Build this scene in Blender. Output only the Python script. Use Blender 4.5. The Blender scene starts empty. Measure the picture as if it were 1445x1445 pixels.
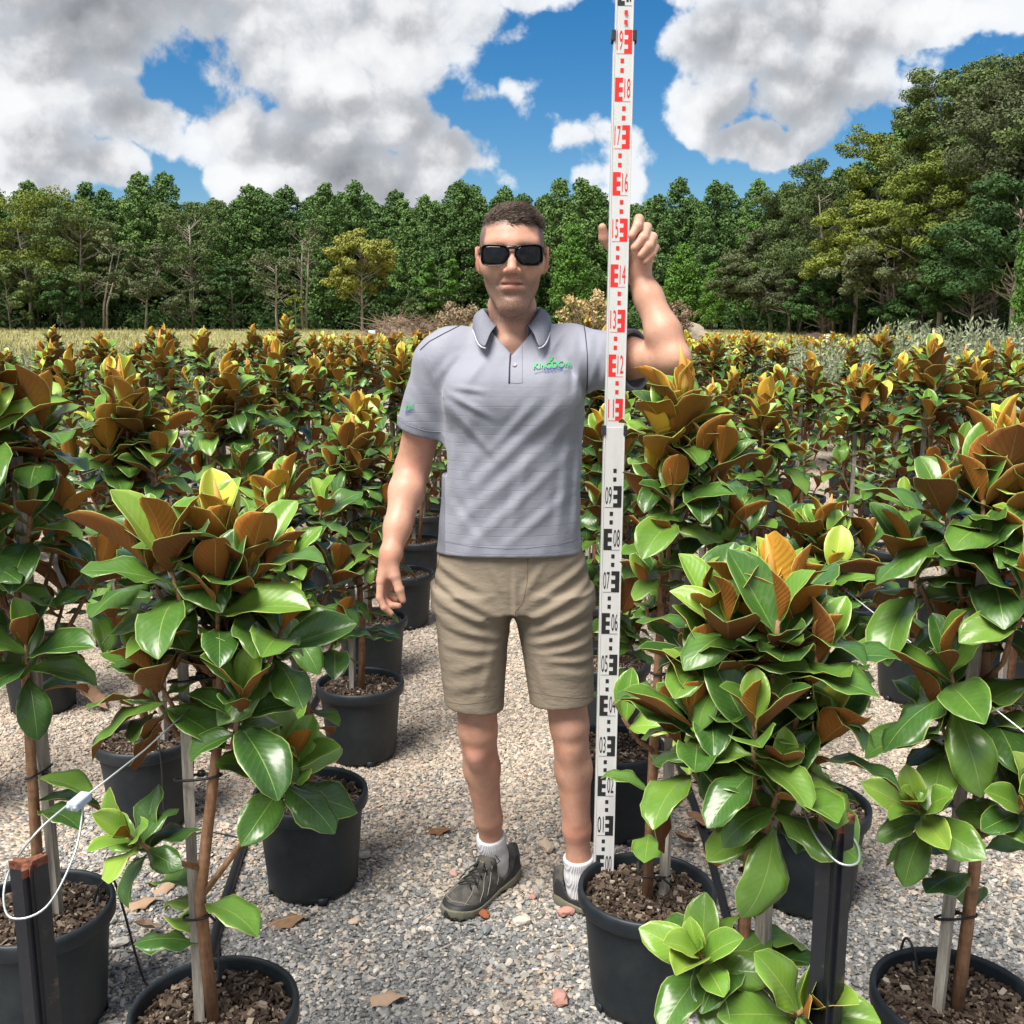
import bpy, bmesh, math, random
import numpy as np
from mathutils import Vector, Matrix, Quaternion
from mathutils.bvhtree import BVHTree

scene = bpy.context.scene
COL = scene.collection
R = math.radians

# ------------------------------------------------------------------ camera
PITCH = R(10.4)
CAM_H = 1.571
cam_data = bpy.data.cameras.new('camera')
cam_data.sensor_width = 36.0
cam_data.lens = 36.0
cam_data.clip_start = 0.05
cam_data.clip_end = 3000.0
cam = bpy.data.objects.new('camera', cam_data)
cam.location = (0, 0, CAM_H)
cam.rotation_euler = (R(90) - PITCH, 0, 0)
COL.objects.link(cam)
scene.camera = cam

CP, SP = math.cos(PITCH), math.sin(PITCH)


def ray(px, py):
    u, v = (px - 722.5) / 1445.0, (722.5 - py) / 1445.0
    return Vector((u, CP + v * SP, -SP + v * CP))


def at_y(px, py, y):
    """world point seen at that photograph pixel, at distance y in front of the camera"""
    d = ray(px, py)
    return Vector((d.x * y / d.y, y, CAM_H + d.z * y / d.y))


def at_z(px, py, z):
    d = ray(px, py)
    t = (z - CAM_H) / d.z
    return Vector((d.x * t, d.y * t, z))


# ------------------------------------------------------------------ render / exposure
scene.view_settings.view_transform = 'Standard'
scene.view_settings.look = 'None'
scene.view_settings.gamma = 1.0
scene.view_settings.use_curve_mapping = False
scene.view_settings.exposure = 1.45
scene.render.engine = 'CYCLES'
scene.cycles.max_bounces = 4
scene.cycles.diffuse_bounces = 2
scene.cycles.glossy_bounces = 2
scene.cycles.use_adaptive_sampling = True
scene.cycles.adaptive_threshold = 0.02
scene.cycles.transmission_bounces = 4
scene.cycles.use_denoising = True

# ------------------------------------------------------------------ world: sky with cumulus clouds
SUN_EL, SUN_AZ = R(62), R(-140)       # azimuth from +Y, clockwise: sun high, behind the camera to the left
sun_dir = Vector((math.sin(SUN_AZ) * math.cos(SUN_EL), math.cos(SUN_AZ) * math.cos(SUN_EL), math.sin(SUN_EL)))

world = bpy.data.worlds.new('World')
scene.world = world
world.use_nodes = True


class NT:
    """small node-tree writer"""
    def __init__(self, tree):
        self.t = tree
        tree.nodes.clear()

    def n(self, kind, props=None, **ins):
        nd = self.t.nodes.new(kind)
        for k, v in (props or {}).items():
            setattr(nd, k, v)
        for k, v in ins.items():
            key = k.replace('_', ' ')
            if key[0] == 'i' and key[1:].isdigit():
                sock = nd.inputs[int(key[1:])]
            else:
                sock = nd.inputs[key]
            self.put(sock, v)
        return nd

    def put(self, sock, v):
        if isinstance(v, bpy.types.NodeSocket):
            self.t.links.new(v, sock)
        elif isinstance(v, bpy.types.Node):
            self.t.links.new(v.outputs[0], sock)
        else:
            if sock.type == 'RGBA' and len(v) == 3:
                v = (*v, 1)
            sock.default_value = v

    def math(self, op, a, b=0.0, c=0.0, clamp=False):
        return self.n('ShaderNodeMath', dict(operation=op, use_clamp=clamp), i0=a, i1=b, i2=c).outputs[0]

    def vec(self, op, a, b=(0, 0, 0)):
        nd = self.n('ShaderNodeVectorMath', dict(operation=op), i0=a, i1=b)
        return nd.outputs['Value'] if op in ('LENGTH', 'DOT_PRODUCT', 'DISTANCE') else nd.outputs[0]

    def scale(self, a, s):
        nd = self.n('ShaderNodeVectorMath', dict(operation='SCALE'), i0=a)
        self.put(nd.inputs['Scale'], s)
        return nd.outputs[0]

    def mix(self, f, a, b, blend='MIX'):
        nd = self.t.nodes.new('ShaderNodeMix')
        nd.data_type = 'RGBA'
        nd.blend_type = blend
        self.put(nd.inputs[0], f)
        self.put(nd.inputs[6], a)
        self.put(nd.inputs[7], b)
        return nd.outputs[2]

    def lerp(self, f, a, b):
        nd = self.t.nodes.new('ShaderNodeMix')
        nd.data_type = 'FLOAT'
        self.put(nd.inputs[0], f)
        self.put(nd.inputs[2], a)
        self.put(nd.inputs[3], b)
        return nd.outputs[0]

    def step(self, x, lo, hi, a=0.0, b=1.0):
        nd = self.n('ShaderNodeMapRange', dict(interpolation_type='SMOOTHSTEP'))
        for k, v in zip(range(5), (x, lo, hi, a, b)):
            self.put(nd.inputs[k], v)
        return nd.outputs[0]

    def noise(self, vec, scale, detail=3.0, rough=0.5, dist=0.0, **props):
        nd = self.n('ShaderNodeTexNoise', props, Scale=scale, Detail=detail, Roughness=rough, Distortion=dist)
        if vec is not None:
            self.put(nd.inputs['Vector'], vec)
        return nd

    def ramp(self, fac, stops, interp='LINEAR'):
        nd = self.n('ShaderNodeValToRGB', None, Fac=fac)
        cr = nd.color_ramp
        cr.interpolation = interp
        while len(cr.elements) < len(stops):
            cr.elements.new(0.5)
        for e, (p, c) in zip(cr.elements, stops):
            e.position = p
            e.color = (*c, 1) if len(c) == 3 else c
        return nd.outputs[0]


def build_world():
    w = NT(world.node_tree)
    out = w.t.nodes.new('ShaderNodeOutputWorld')
    bg = w.n('ShaderNodeBackground')
    bg.inputs['Strength'].default_value = 0.1
    sky = w.n('ShaderNodeTexSky', dict(sky_type='NISHITA', sun_disc=False, sun_elevation=SUN_EL,
                                       sun_rotation=SUN_AZ, air_density=1.0, dust_density=0.3,
                                       ozone_density=3.5, altitude=0.0))
    blue = w.n('ShaderNodeHueSaturation', None, Saturation=1.42, Value=0.41, Color=sky.outputs[0]).outputs[0]
    d = w.n('ShaderNodeTexCoord').outputs['Generated']
    d = w.vec('NORMALIZE', d)
    xyz = w.n('ShaderNodeSeparateXYZ', None, i0=d)
    # cloud banks of this sky, as directions: centre pixel in the photograph, half width, half height
    banks = [(35, 95, 110, 95), (130, 40, 85, 60), (165, 165, 85, 46), (45, 200, 95, 70), (120, 232, 80, 40),
             (415, 55, 160, 80), (560, 40, 135, 90), (480, 130, 135, 70), (350, 200, 85, 72), (430, 215, 140, 62),
             (560, 175, 80, 55), (480, 262, 190, 38), (625, 240, 100, 48), (30, 262, 70, 26), 
             (1050, 70, 110, 80), (1010, 165, 85, 50), (1060, 205, 100, 26), (1150, 120, 110, 85), (1180, 30, 170, 55),
             (1330, 10, 110, 30), (838, 205, 44, 32), (868, 258, 46, 30), (668, 155, 34, 20), (735, 150, 22, 26),
             (700, -60, 120, 60), (1100, -60, 200, 90), (150, -80, 300, 110), (500, -80, 200, 90)]
    warp = w.noise(w.scale(d, 1.0), 7.0, 4.0, 0.55)
    wv = w.vec('SUBTRACT', warp.outputs['Color'], (0.5, 0.5, 0.5))
    dw = w.vec('ADD', d, w.scale(wv, 0.075))

    def bank_field(vec, first=0):
        acc = None
        for px, py, rx, ry in banks[first:]:
            c = ray(px, py).normalized()
            k = (1445.0 / rx, 1.2, 1445.0 / ry * 0.95)
            q = w.n('ShaderNodeVectorMath', dict(operation='MULTIPLY_ADD'), i0=vec, i1=k, i2=tuple(-a * b for a, b in zip(c, k)))
            v = w.vec('LENGTH', q.outputs[0])
            if rx < 50:                                       # small puffs are ragged all through
                v = w.math('MULTIPLY_ADD', v, 0.40, 0.62)
            acc = v if acc is None else w.math('MINIMUM', acc, v)
        return w.math('SUBTRACT', 1.0, acc)
    M = bank_field(dw)
    # unseen broken cumulus everywhere else, its cover raised to whiten leaf reflections
    G = w.noise(w.vec('MULTIPLY', d, (1.0, 1.0, 1.6)), 2.6, 3.0, 0.5).outputs[0]
    G = w.math('MULTIPLY', w.math('SUBTRACT', G, 0.41), 7.0)
    near = w.vec('DOT_PRODUCT', d, tuple(ray(722, 180).normalized()))
    inview = w.step(near, 0.78, 0.86)
    base = w.lerp(inview, G, M)

    def puffs(vec):
        b = w.noise(vec, 15.0, 5.0, 0.60).outputs[0]
        a = w.n('ShaderNodeTexVoronoi', dict(feature='F1'), Scale=26.0, Vector=vec).outputs['Distance']
        return w.math('ADD', w.math('MULTIPLY', w.math('SUBTRACT', 0.45, a), 1.0),
                      w.math('MULTIPLY', w.math('SUBTRACT', b, 0.5), 2.4))
    dj = w.vec('ADD', d, w.scale(wv, 0.02))
    P0 = puffs(dj)
    lit = (-0.45, 0.0, 1.0)
    P1 = puffs(w.vec('ADD', dj, tuple(0.014 * c for c in lit)))
    H = w.math('ADD', base, w.math('MULTIPLY', P0, 0.62))
    cover = w.step(H, 0.0, 0.24)
    relief = w.math('SUBTRACT', P0, P1)
    soft = w.noise(w.vec('MULTIPLY', d, (1.0, 1.0, 2.0)), 4.0, 2.5, 0.45, 0.3).outputs[0]
    # thick middles and undersides are grey, thin rims and tops are white
    up = bank_field(w.vec('ADD', dw, (-0.02, 0.0, 0.07)), 0)
    up = w.lerp(inview, w.math('SUBTRACT', G, 0.2), up)
    shade = w.math('ADD', w.math('MULTIPLY', w.step(up, -0.30, 0.70), 0.70),
                   w.math('MULTIPLY', w.math('SUBTRACT', soft, 0.60), 1.65))
    shade = w.math('ADD', shade, w.math('MULTIPLY', relief, -0.36))
    shade = w.math('ADD', shade, w.math('MULTIPLY', P0, -0.20))
    cl = w.ramp(shade, [(0.0, (3.55, 3.58, 3.62)), (0.28, (3.1, 3.14, 3.22)), (0.58, (1.85, 1.9, 2.0)), (1.0, (1.0, 1.05, 1.15))])
    thin = w.step(H, -0.02, 0.7, 0.0, 1.0)
    cl = w.mix(thin, w.mix(0.35, cl, (2.6, 3.0, 3.5, 1)), cl)
    col = w.mix(cover, blue, cl)
    # below the horizon: plain
    col = w.mix(w.step(xyz.outputs[2], -0.06, 0.0), (1.6, 1.7, 1.5, 1), col)
    w.put(bg.inputs['Color'], col)
    w.t.links.new(bg.outputs[0], out.inputs['Surface'])
    world.cycles.sampling_method = 'NONE'


build_world()

sun_data = bpy.data.lights.new('sun', 'SUN')
sun_data.energy = 2.7
sun_data.angle = R(32)
sun_data.color = (1.0, 0.95, 0.87)
sun = bpy.data.objects.new('sun', sun_data)
sun.rotation_euler = (-sun_dir).to_track_quat('-Z', 'Y').to_euler()
sun.location = (-8, -8, 30)
COL.objects.link(sun)


# ------------------------------------------------------------------ helpers
def material(name, color=(0.5, 0.5, 0.5), rough=0.6, spec=0.5, build=None, **extra):
    m = bpy.data.materials.new(name)
    m.use_nodes = True
    t = NT(m.node_tree)
    out = t.t.nodes.new('ShaderNodeOutputMaterial')
    p = t.n('ShaderNodeBsdfPrincipled')
    t.t.links.new(p.outputs[0], out.inputs['Surface'])
    p.inputs['Base Color'].default_value = (*color, 1)
    p.inputs['Roughness'].default_value = rough
    p.inputs['Specular IOR Level'].default_value = spec
    for k, v in extra.items():
        t.put(p.inputs[k.replace('_', ' ')], v)
    if build:
        build(t, p)
    return m


def bump(t, p, height, strength=0.4, dist=0.01):
    b = t.n('ShaderNodeBump', None, Strength=strength, Distance=dist, Height=height)
    t.put(p.inputs['Normal'], b.outputs[0])


def set_props(o, label=None, cat=None, group=None, kind=None):
    for k, v in (('label', label), ('category', cat), ('group', group), ('kind', kind)):
        if v:
            o[k] = v
    return o


def empty(name, loc=(0, 0, 0), **props):
    o = bpy.data.objects.new(name, None)
    o.empty_display_size = 0.05
    o.location = loc
    COL.objects.link(o)
    return set_props(o, **props)


def link_mesh(name, me, parent=None, mats=None, **props):
    o = bpy.data.objects.new(name, me)
    for m in (mats or []):
        me.materials.append(m)
    COL.objects.link(o)
    if parent:
        o.parent = parent
    return set_props(o, **props)


def np_mesh(name, verts, faces, smooth=True, mat_idx=None, uv=None):
    """verts (n,3); faces: (m,k) array with one k"""
    verts = np.asarray(verts, np.float32)
    faces = np.asarray(faces, np.int32)
    me = bpy.data.meshes.new(name)
    m, k = faces.shape
    me.vertices.add(len(verts))
    me.vertices.foreach_set('co', verts.ravel())
    me.loops.add(m * k)
    me.loops.foreach_set('vertex_index', faces.ravel())
    me.polygons.add(m)
    me.polygons.foreach_set('loop_start', np.arange(0, m * k, k, dtype=np.int32))
    me.polygons.foreach_set('use_smooth', np.full(m, smooth))
    if mat_idx is not None:
        me.polygons.foreach_set('material_index', np.asarray(mat_idx, np.int32))
    if uv is not None:
        l = me.uv_layers.new(name='UVMap')
        l.data.foreach_set('uv', np.asarray(uv, np.float32)[faces.ravel()].ravel())
    me.update(calc_edges=True)
    me.validate()
    return me


class MB:
    """collects quads / tris of one mesh"""
    def __init__(self):
        self.v, self.f, self.mi = [], [], []

    def add(self, verts, faces, mi=0):
        o = len(self.v)
        self.v += [tuple(v) for v in verts]
        self.f += [tuple(i + o for i in f) for f in faces]
        self.mi += [mi] * len(faces)

    def box(self, c, s, rot=None, mi=0):
        vs = [Vector((sx * s[0] / 2, sy * s[1] / 2, sz * s[2] / 2)) for sx in (-1, 1) for sy in (-1, 1) for sz in (-1, 1)]
        if rot is not None:
            vs = [rot @ v for v in vs]
        vs = [v + Vector(c) for v in vs]
        self.add(vs, [(0, 1, 3, 2), (4, 6, 7, 5), (0, 4, 5, 1), (2, 3, 7, 6), (0, 2, 6, 4), (1, 5, 7, 3)], mi)

    def tube(self, pts, rad, n=8, mi=0, cap=True, squash=None):
        pts = [Vector(p) for p in pts]
        if not hasattr(rad, '__len__'):
            rad = [rad] * len(pts)
        up = Vector((0.13, 0.31, 0.94))
        rings = []
        for i, p in enumerate(pts):
            t = (pts[min(i + 1, len(pts) - 1)] - pts[max(i - 1, 0)]).normalized()
            a = t.cross(up)
            if a.length < 0.05:
                a = t.cross(Vector((1, 0, 0)))
            a.normalize()
            b = t.cross(a).normalized()
            up = b.cross(t) if squash else up
            rings.append([p + a * (rad[i] * math.cos(2 * math.pi * k / n)) + b * (rad[i] * math.sin(2 * math.pi * k / n)) for k in range(n)])
        vs = [v for r in rings for v in r]
        fs = [(i * n + k, i * n + (k + 1) % n, (i + 1) * n + (k + 1) % n, (i + 1) * n + k)
              for i in range(len(pts) - 1) for k in range(n)]
        if cap:
            fs += [tuple(range(n - 1, -1, -1)), tuple((len(pts) - 1) * n + k for k in range(n))]
        self.add(vs, fs, mi)

    def lathe(self, prof, n=32, c=(0, 0, 0), mi=0):
        vs = [(c[0] + r * math.cos(2 * math.pi * k / n), c[1] + r * math.sin(2 * math.pi * k / n), c[2] + z) for r, z in prof for k in range(n)]
        fs = [(i * n + k, i * n + (k + 1) % n, (i + 1) * n + (k + 1) % n, (i + 1) * n + k) for i in range(len(prof) - 1) for k in range(n)]
        self.add(vs, fs, mi)

    def mesh(self, name, smooth=True):
        me = bpy.data.meshes.new(name)
        me.from_pydata(self.v, [], self.f)
        me.polygons.foreach_set('use_smooth', [smooth] * len(self.f))
        me.polygons.foreach_set('material_index', self.mi)
        me.update()
        return me

    def build(self, name, mat, parent=None, smooth=True, **props):
        mats = mat if isinstance(mat, (list, tuple)) else [mat]
        return link_mesh(name, self.mesh(name, smooth), parent, mats, **props)


def ground_z(x, y):
    """flat nursery yard; the field behind it climbs a little towards the wood, the land behind the wood rises"""
    t = min(max((math.hypot(x, y) - 32) / 90.0, 0.0), 1.0)
    u = min(max((y - 142) / 70.0, 0.0), 1.0)
    return 1.0 * t * t * (3 - 2 * t) + 9.0 * u * u * (3 - 2 * u)


def text_mesh(body_, size=1.0, res=4):
    cu = bpy.data.curves.new('lettering', 'FONT')
    cu.body = body_
    cu.size = size
    cu.align_x = 'CENTER'
    cu.resolution_u = res
    cu.offset = 0.0 if body_.isdigit() else 0.022
    ob = bpy.data.objects.new('lettering', cu)
    COL.objects.link(ob)
    dg = bpy.context.evaluated_depsgraph_get()
    dg.update()
    me = bpy.data.meshes.new_from_object(ob.evaluated_get(dg))
    bpy.data.objects.remove(ob)
    bpy.data.curves.remove(cu)
    return me


# lettering is made first, while the scene is still small
TEXTS = {t: text_mesh(t) for t in ['KInGDOm', 'HORTICULTURE', 'KInG', 'HORT'] + ['0%d' % n for n in range(10)] + ['%d' % n for n in range(11, 23)]}


def lettering(t):
    return TEXTS[t].copy()
# ------------------------------------------------------------------ ground
def stone_colours(t, pos, rnd, fine):
    """grey crushed rock near the front, warm tan stone further along the yard; one colour for each stone"""
    xyz = t.n('ShaderNodeSeparateXYZ', None, i0=pos)
    n1 = t.noise(pos, 0.9, 3.0, 0.6).outputs[0]
    n2 = t.noise(pos, 3.5, 3.0, 0.6).outputs[0]
    warm = t.math('ADD', t.step(xyz.outputs[1], 2.0, 3.7), t.math('MULTIPLY', t.math('SUBTRACT', n2, 0.5), 1.6))
    cx = t.math('ABSOLUTE', t.math('ADD', xyz.outputs[0], 0.03))
    warm = t.math('ADD', warm, t.math('MULTIPLY', t.step(cx, 0.28, 0.0), 0.20))
    warm = t.math('ADD', warm, t.math('MULTIPLY', t.math('SUBTRACT', n1, 0.5), 0.6), clamp=True)
    grey = t.ramp(rnd, [(0.0, (0.085, 0.085, 0.082)), (0.25, (0.14, 0.146, 0.15)), (0.55, (0.215, 0.222, 0.225)), (0.8, (0.32, 0.325, 0.32)),
                        (0.93, (0.50, 0.44, 0.37)), (1.0, (0.64, 0.60, 0.53))])
    tan = t.ramp(rnd, [(0.0, (0.14, 0.12, 0.105)), (0.2, (0.28, 0.245, 0.20)), (0.5, (0.45, 0.385, 0.305)), (0.75, (0.56, 0.475, 0.375)),
                       (0.92, (0.50, 0.34, 0.25)), (1.0, (0.70, 0.63, 0.53))])
    # the mix is by stone: a stone is either of the grey or of the warm kind
    pick = t.step(t.math('SUBTRACT', warm, fine), -0.12, 0.12)
    return t.mix(pick, grey, tan)


def m_gravel(t, p):
    pos = t.n('ShaderNodeNewGeometry').outputs['Position']
    v = t.n('ShaderNodeTexVoronoi', dict(feature='F1'), Scale=85.0, Vector=pos, Randomness=1.0)
    c = t.n('ShaderNodeSeparateColor', None, Color=v.outputs['Color'])
    col = stone_colours(t, pos, c.outputs[0], c.outputs[1])
    fld = t.n('ShaderNodeSeparateXYZ', None, i0=pos)
    n = t.noise(pos, 0.35, 5.0, 0.6).outputs[0]
    n3 = t.noise(pos, 3.0, 4.0, 0.7).outputs[0]
    grass = t.ramp(t.math('ADD', t.math('MULTIPLY', n, 0.6), t.math('MULTIPLY', n3, 0.4)),
                   [(0.3, (0.16, 0.17, 0.06)), (0.5, (0.32, 0.29, 0.14)), (0.7, (0.42, 0.38, 0.21))])
    far = t.step(fld.outputs[1], 24.0, 30.0)
    grass = t.mix(t.step(fld.outputs[1], 106.0, 116.0), grass, (0.035, 0.055, 0.02, 1))
    t.put(p.inputs['Base Color'], t.mix(far, col, grass))
    h = t.math('MULTIPLY', v.outputs['Distance'], -1.0)
    b = t.n('ShaderNodeBump', None, Strength=0.9, Distance=0.012, Height=h)
    t.put(p.inputs['Normal'], b.outputs[0])


M_GRAVEL = material('gravel_ground', rough=0.9, spec=0.2, build=m_gravel)


def m_pebble(t, p):
    geo = t.n('ShaderNodeNewGeometry').outputs['Position']
    rnd = t.n('ShaderNodeObjectInfo').outputs['Random']
    fine = t.math('FRACT', t.math('MULTIPLY', rnd, 37.7))
    col = stone_colours(t, geo, rnd, fine)
    sp = t.noise(geo, 500.0, 2.0, 0.6).outputs[0]
    t.put(p.inputs['Base Color'], t.mix(t.step(sp, 0.35, 0.7, 0.0, 0.28), col, (0.6, 0.58, 0.54, 1)))


M_PEBBLE = material('crushed_stone', rough=0.85, spec=0.25, build=m_pebble)

# one sheet to the horizon, finer near the camera
gx = np.concatenate([-np.geomspace(1500, 0.5, 40), np.geomspace(0.5, 1500, 40)])
gy = np.concatenate([-np.geomspace(300, 0.5, 14), np.geomspace(0.5, 1600, 110)])
X, Y = np.meshgrid(gx, gy, indexing='ij')
Zg = np.vectorize(ground_z)(X, Y)
idx = np.arange(X.size).reshape(X.shape)
fc = np.stack([idx[:-1, :-1], idx[1:, :-1], idx[1:, 1:], idx[:-1, 1:]], -1).reshape(-1, 4)
link_mesh('ground', np_mesh('ground', np.stack([X, Y, Zg], -1).reshape(-1, 3), fc), None, [M_GRAVEL], kind='structure')


def gravel_nodes():
    ng = bpy.data.node_groups.new('gravel_scatter', 'GeometryNodeTree')
    ng.interface.new_socket('Geometry', in_out='INPUT', socket_type='NodeSocketGeometry')
    ng.interface.new_socket('Geometry', in_out='OUTPUT', socket_type='NodeSocketGeometry')
    N, L = ng.nodes, ng.links
    gi, go = N.new('NodeGroupInput'), N.new('NodeGroupOutput')
    dist = N.new('GeometryNodeDistributePointsOnFaces')
    dist.inputs['Density'].default_value = 13000
    L.new(gi.outputs[0], dist.inputs['Mesh'])
    join = N.new('GeometryNodeGeometryToInstance')
    for k in range(6):
        ico = N.new('GeometryNodeMeshIcoSphere')
        ico.inputs['Radius'].default_value = 0.0052
        ico.inputs['Subdivisions'].default_value = 2 if k < 3 else 1
        nz = N.new('ShaderNodeTexNoise')
        nz.noise_dimensions = '4D'
        nz.inputs['W'].default_value = 3.7 * k
        nz.inputs['Scale'].default_value = 115
        nz.inputs['Detail'].default_value = 1
        sub = N.new('ShaderNodeVectorMath')
        sub.operation = 'SUBTRACT'
        L.new(nz.outputs['Color'], sub.inputs[0])
        sub.inputs[1].default_value = (0.5, 0.5, 0.5)
        sc = N.new('ShaderNodeVectorMath')
        sc.operation = 'SCALE'
        L.new(sub.outputs[0], sc.inputs[0])
        sc.inputs['Scale'].default_value = 0.0118
        sp = N.new('GeometryNodeSetPosition')
        L.new(ico.outputs[0], sp.inputs['Geometry'])
        L.new(sc.outputs[0], sp.inputs['Offset'])
        tr = N.new('GeometryNodeTransform')
        tr.inputs['Scale'].default_value = (1.0 + 0.25 * (k % 3), 1.0, 0.62 + 0.1 * (k % 2))
        L.new(sp.outputs[0], tr.inputs['Geometry'])
        sm = N.new('GeometryNodeSetMaterial')
        sm.inputs['Material'].default_value = M_PEBBLE
        L.new(tr.outputs[0], sm.inputs['Geometry'])
        L.new(sm.outputs[0], join.inputs[0])
    inst = N.new('GeometryNodeInstanceOnPoints')
    inst.inputs['Pick Instance'].default_value = True
    L.new(dist.outputs['Points'], inst.inputs['Points'])
    L.new(join.outputs[0], inst.inputs['Instance'])
    rr = N.new('FunctionNodeRandomValue')
    rr.data_type = 'FLOAT_VECTOR'
    rr.inputs[0].default_value = (-0.5, -0.5, 0)
    rr.inputs[1].default_value = (0.5, 0.5, 6.283)
    L.new(rr.outputs[0], inst.inputs['Rotation'])
    rs = N.new('FunctionNodeRandomValue')
    rs.data_type = 'FLOAT'
    rs.inputs[2].default_value = 0.0
    rs.inputs[3].default_value = 1.0
    pw = N.new('ShaderNodeMath')
    pw.operation = 'POWER'
    L.new(rs.outputs[1], pw.inputs[0])
    pw.inputs[1].default_value = 2.2
    ma = N.new('ShaderNodeMath')
    ma.operation = 'MULTIPLY_ADD'
    L.new(pw.outputs[0], ma.inputs[0])
    ma.inputs[1].default_value = 0.95
    ma.inputs[2].default_value = 0.55
    L.new(ma.outputs[0], inst.inputs['Scale'])
    L.new(inst.outputs[0], go.inputs[0])
    return ng


gv = MB()
for (x0, x1, y0, y1) in ((-1.0, 1.15, 1.15, 2.0), (-1.5, 1.6, 2.0, 3.2), (-2.2, 2.3, 3.2, 4.6), (-0.75, 0.75, 4.6, 7.5)):
    gv.add([(x0, y0, 0.002), (x1, y0, 0.002), (x1, y1, 0.002), (x0, y1, 0.002)], [(0, 1, 2, 3)])
gravel = gv.build('gravel', M_PEBBLE, kind='stuff', label='loose grey and tan crushed stone covering the nursery yard', cat='gravel')
md = gravel.modifiers.new('scatter', 'NODES')
md.node_group = gravel_nodes()
# ------------------------------------------------------------------ the wood behind the field
rng = np.random.default_rng(7)


def foliage_mat(name, stops, rough=0.75):
    def b(t, p):
        oi = t.n('ShaderNodeObjectInfo').outputs['Random']
        isl = t.n('ShaderNodeNewGeometry').outputs['Random Per Island']
        f = t.math('ADD', t.math('MULTIPLY', isl, 0.55), t.math('MULTIPLY', oi, 0.45))
        t.put(p.inputs['Base Color'], t.ramp(f, stops))
    return material(name, rough=rough, spec=0.25, build=b)


M_PINE = foliage_mat('pine_needles', [(0.0, (0.052, 0.104, 0.032)), (0.5, (0.094, 0.175, 0.048)), (1.0, (0.155, 0.26, 0.066))])
M_PINE_YOUNG = foliage_mat('young_pine_needles', [(0.0, (0.05, 0.13, 0.02)), (1.0, (0.12, 0.24, 0.035))])  # brighter green needles of the young pines
M_GUM = foliage_mat('grey_green_leaves', [(0.0, (0.052, 0.084, 0.028)), (0.5, (0.095, 0.140, 0.044)), (1.0, (0.17, 0.22, 0.070))])
M_GUM_DULL = foliage_mat('dull_paperbark_leaves', [(0.0, (0.060, 0.080, 0.036)), (0.6, (0.115, 0.140, 0.060)), (1.0, (0.18, 0.20, 0.092))])
M_GUM_LIME = foliage_mat('yellow_green_leaves', [(0.0, (0.09, 0.125, 0.022)), (0.6, (0.16, 0.205, 0.032)), (1.0, (0.25, 0.27, 0.045))])
M_GOLD = foliage_mat('golden_leaves', [(0.0, (0.13, 0.15, 0.030)), (0.6, (0.22, 0.24, 0.048)), (1.0, (0.33, 0.33, 0.075))])
M_UNDER = foliage_mat('undergrowth_leaves', [(0.0, (0.026, 0.060, 0.018)), (0.6, (0.048, 0.105, 0.028)), (1.0, (0.085, 0.155, 0.038))])
M_DRY = foliage_mat('dry_brush', [(0.0, (0.16, 0.11, 0.075)), (0.6, (0.26, 0.19, 0.13)), (1.0, (0.38, 0.29, 0.19))])
M_STRAW = foliage_mat('straw_twigs', [(0.0, (0.26, 0.19, 0.09)), (0.6, (0.40, 0.29, 0.13)), (1.0, (0.52, 0.40, 0.20))])


def bark_mat(name, a, b_):
    def b(t, p):
        co = t.n('ShaderNodeTexCoord').outputs['Object']
        n = t.noise(t.vec('MULTIPLY', co, (6, 6, 1.0)), 2.0, 4.0, 0.6).outputs[0]
        t.put(p.inputs['Base Color'], t.mix(t.step(n, 0.35, 0.65), a, b_))
    return material(name, rough=0.9, spec=0.2, build=b)


M_PINE_BARK = bark_mat('pine_bark', (0.07, 0.055, 0.05), (0.15, 0.125, 0.11))
M_GUM_BARK = bark_mat('pale_gum_bark', (0.16, 0.135, 0.11), (0.36, 0.31, 0.26))
M_MID_BARK = bark_mat('grey_bark', (0.08, 0.07, 0.055), (0.18, 0.155, 0.13))


def leaf_cloud(centres, radii, counts, size, squash=0.75, rg=None):
    """many small leaf-sized triangles in clumps: positions on and inside each clump, facing roughly outward"""
    rg = rg or rng
    V = []
    for c, r, n in zip(centres, radii, counts):
        d = rg.normal(size=(n, 3))
        d /= np.linalg.norm(d, axis=1, keepdims=True)
        rad = r * (0.35 + 0.72 * rg.random(n) ** 0.45)
        p = np.asarray(c) + d * rad[:, None] * np.array([1, 1, squash])
        nrm = d * 0.8 + rg.normal(size=(n, 3)) * 0.55 + np.array([0, 0, 0.35])
        nrm /= np.linalg.norm(nrm, axis=1, keepdims=True)
        a = np.cross(nrm, rg.normal(size=(n, 3)))
        a /= np.linalg.norm(a, axis=1, keepdims=True) + 1e-9
        b = np.cross(nrm, a)
        s = size * (0.6 + 0.8 * rg.random(n))[:, None]
        q = np.stack([p - a * s, p + b * s * 0.55, p + a * s, p - b * s * 0.55], 1)
        V.append(q)
    V = np.concatenate(V).reshape(-1, 3)
    F = np.arange(len(V)).reshape(-1, 4)
    return V, F


def crown_mesh(name, centres, radii, counts, size, mat, squash=0.75):
    V, F = leaf_cloud(centres, radii, counts, size, squash)
    me = np_mesh(name, V, F, smooth=False)
    me.materials.append(mat)
    return me


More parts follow.
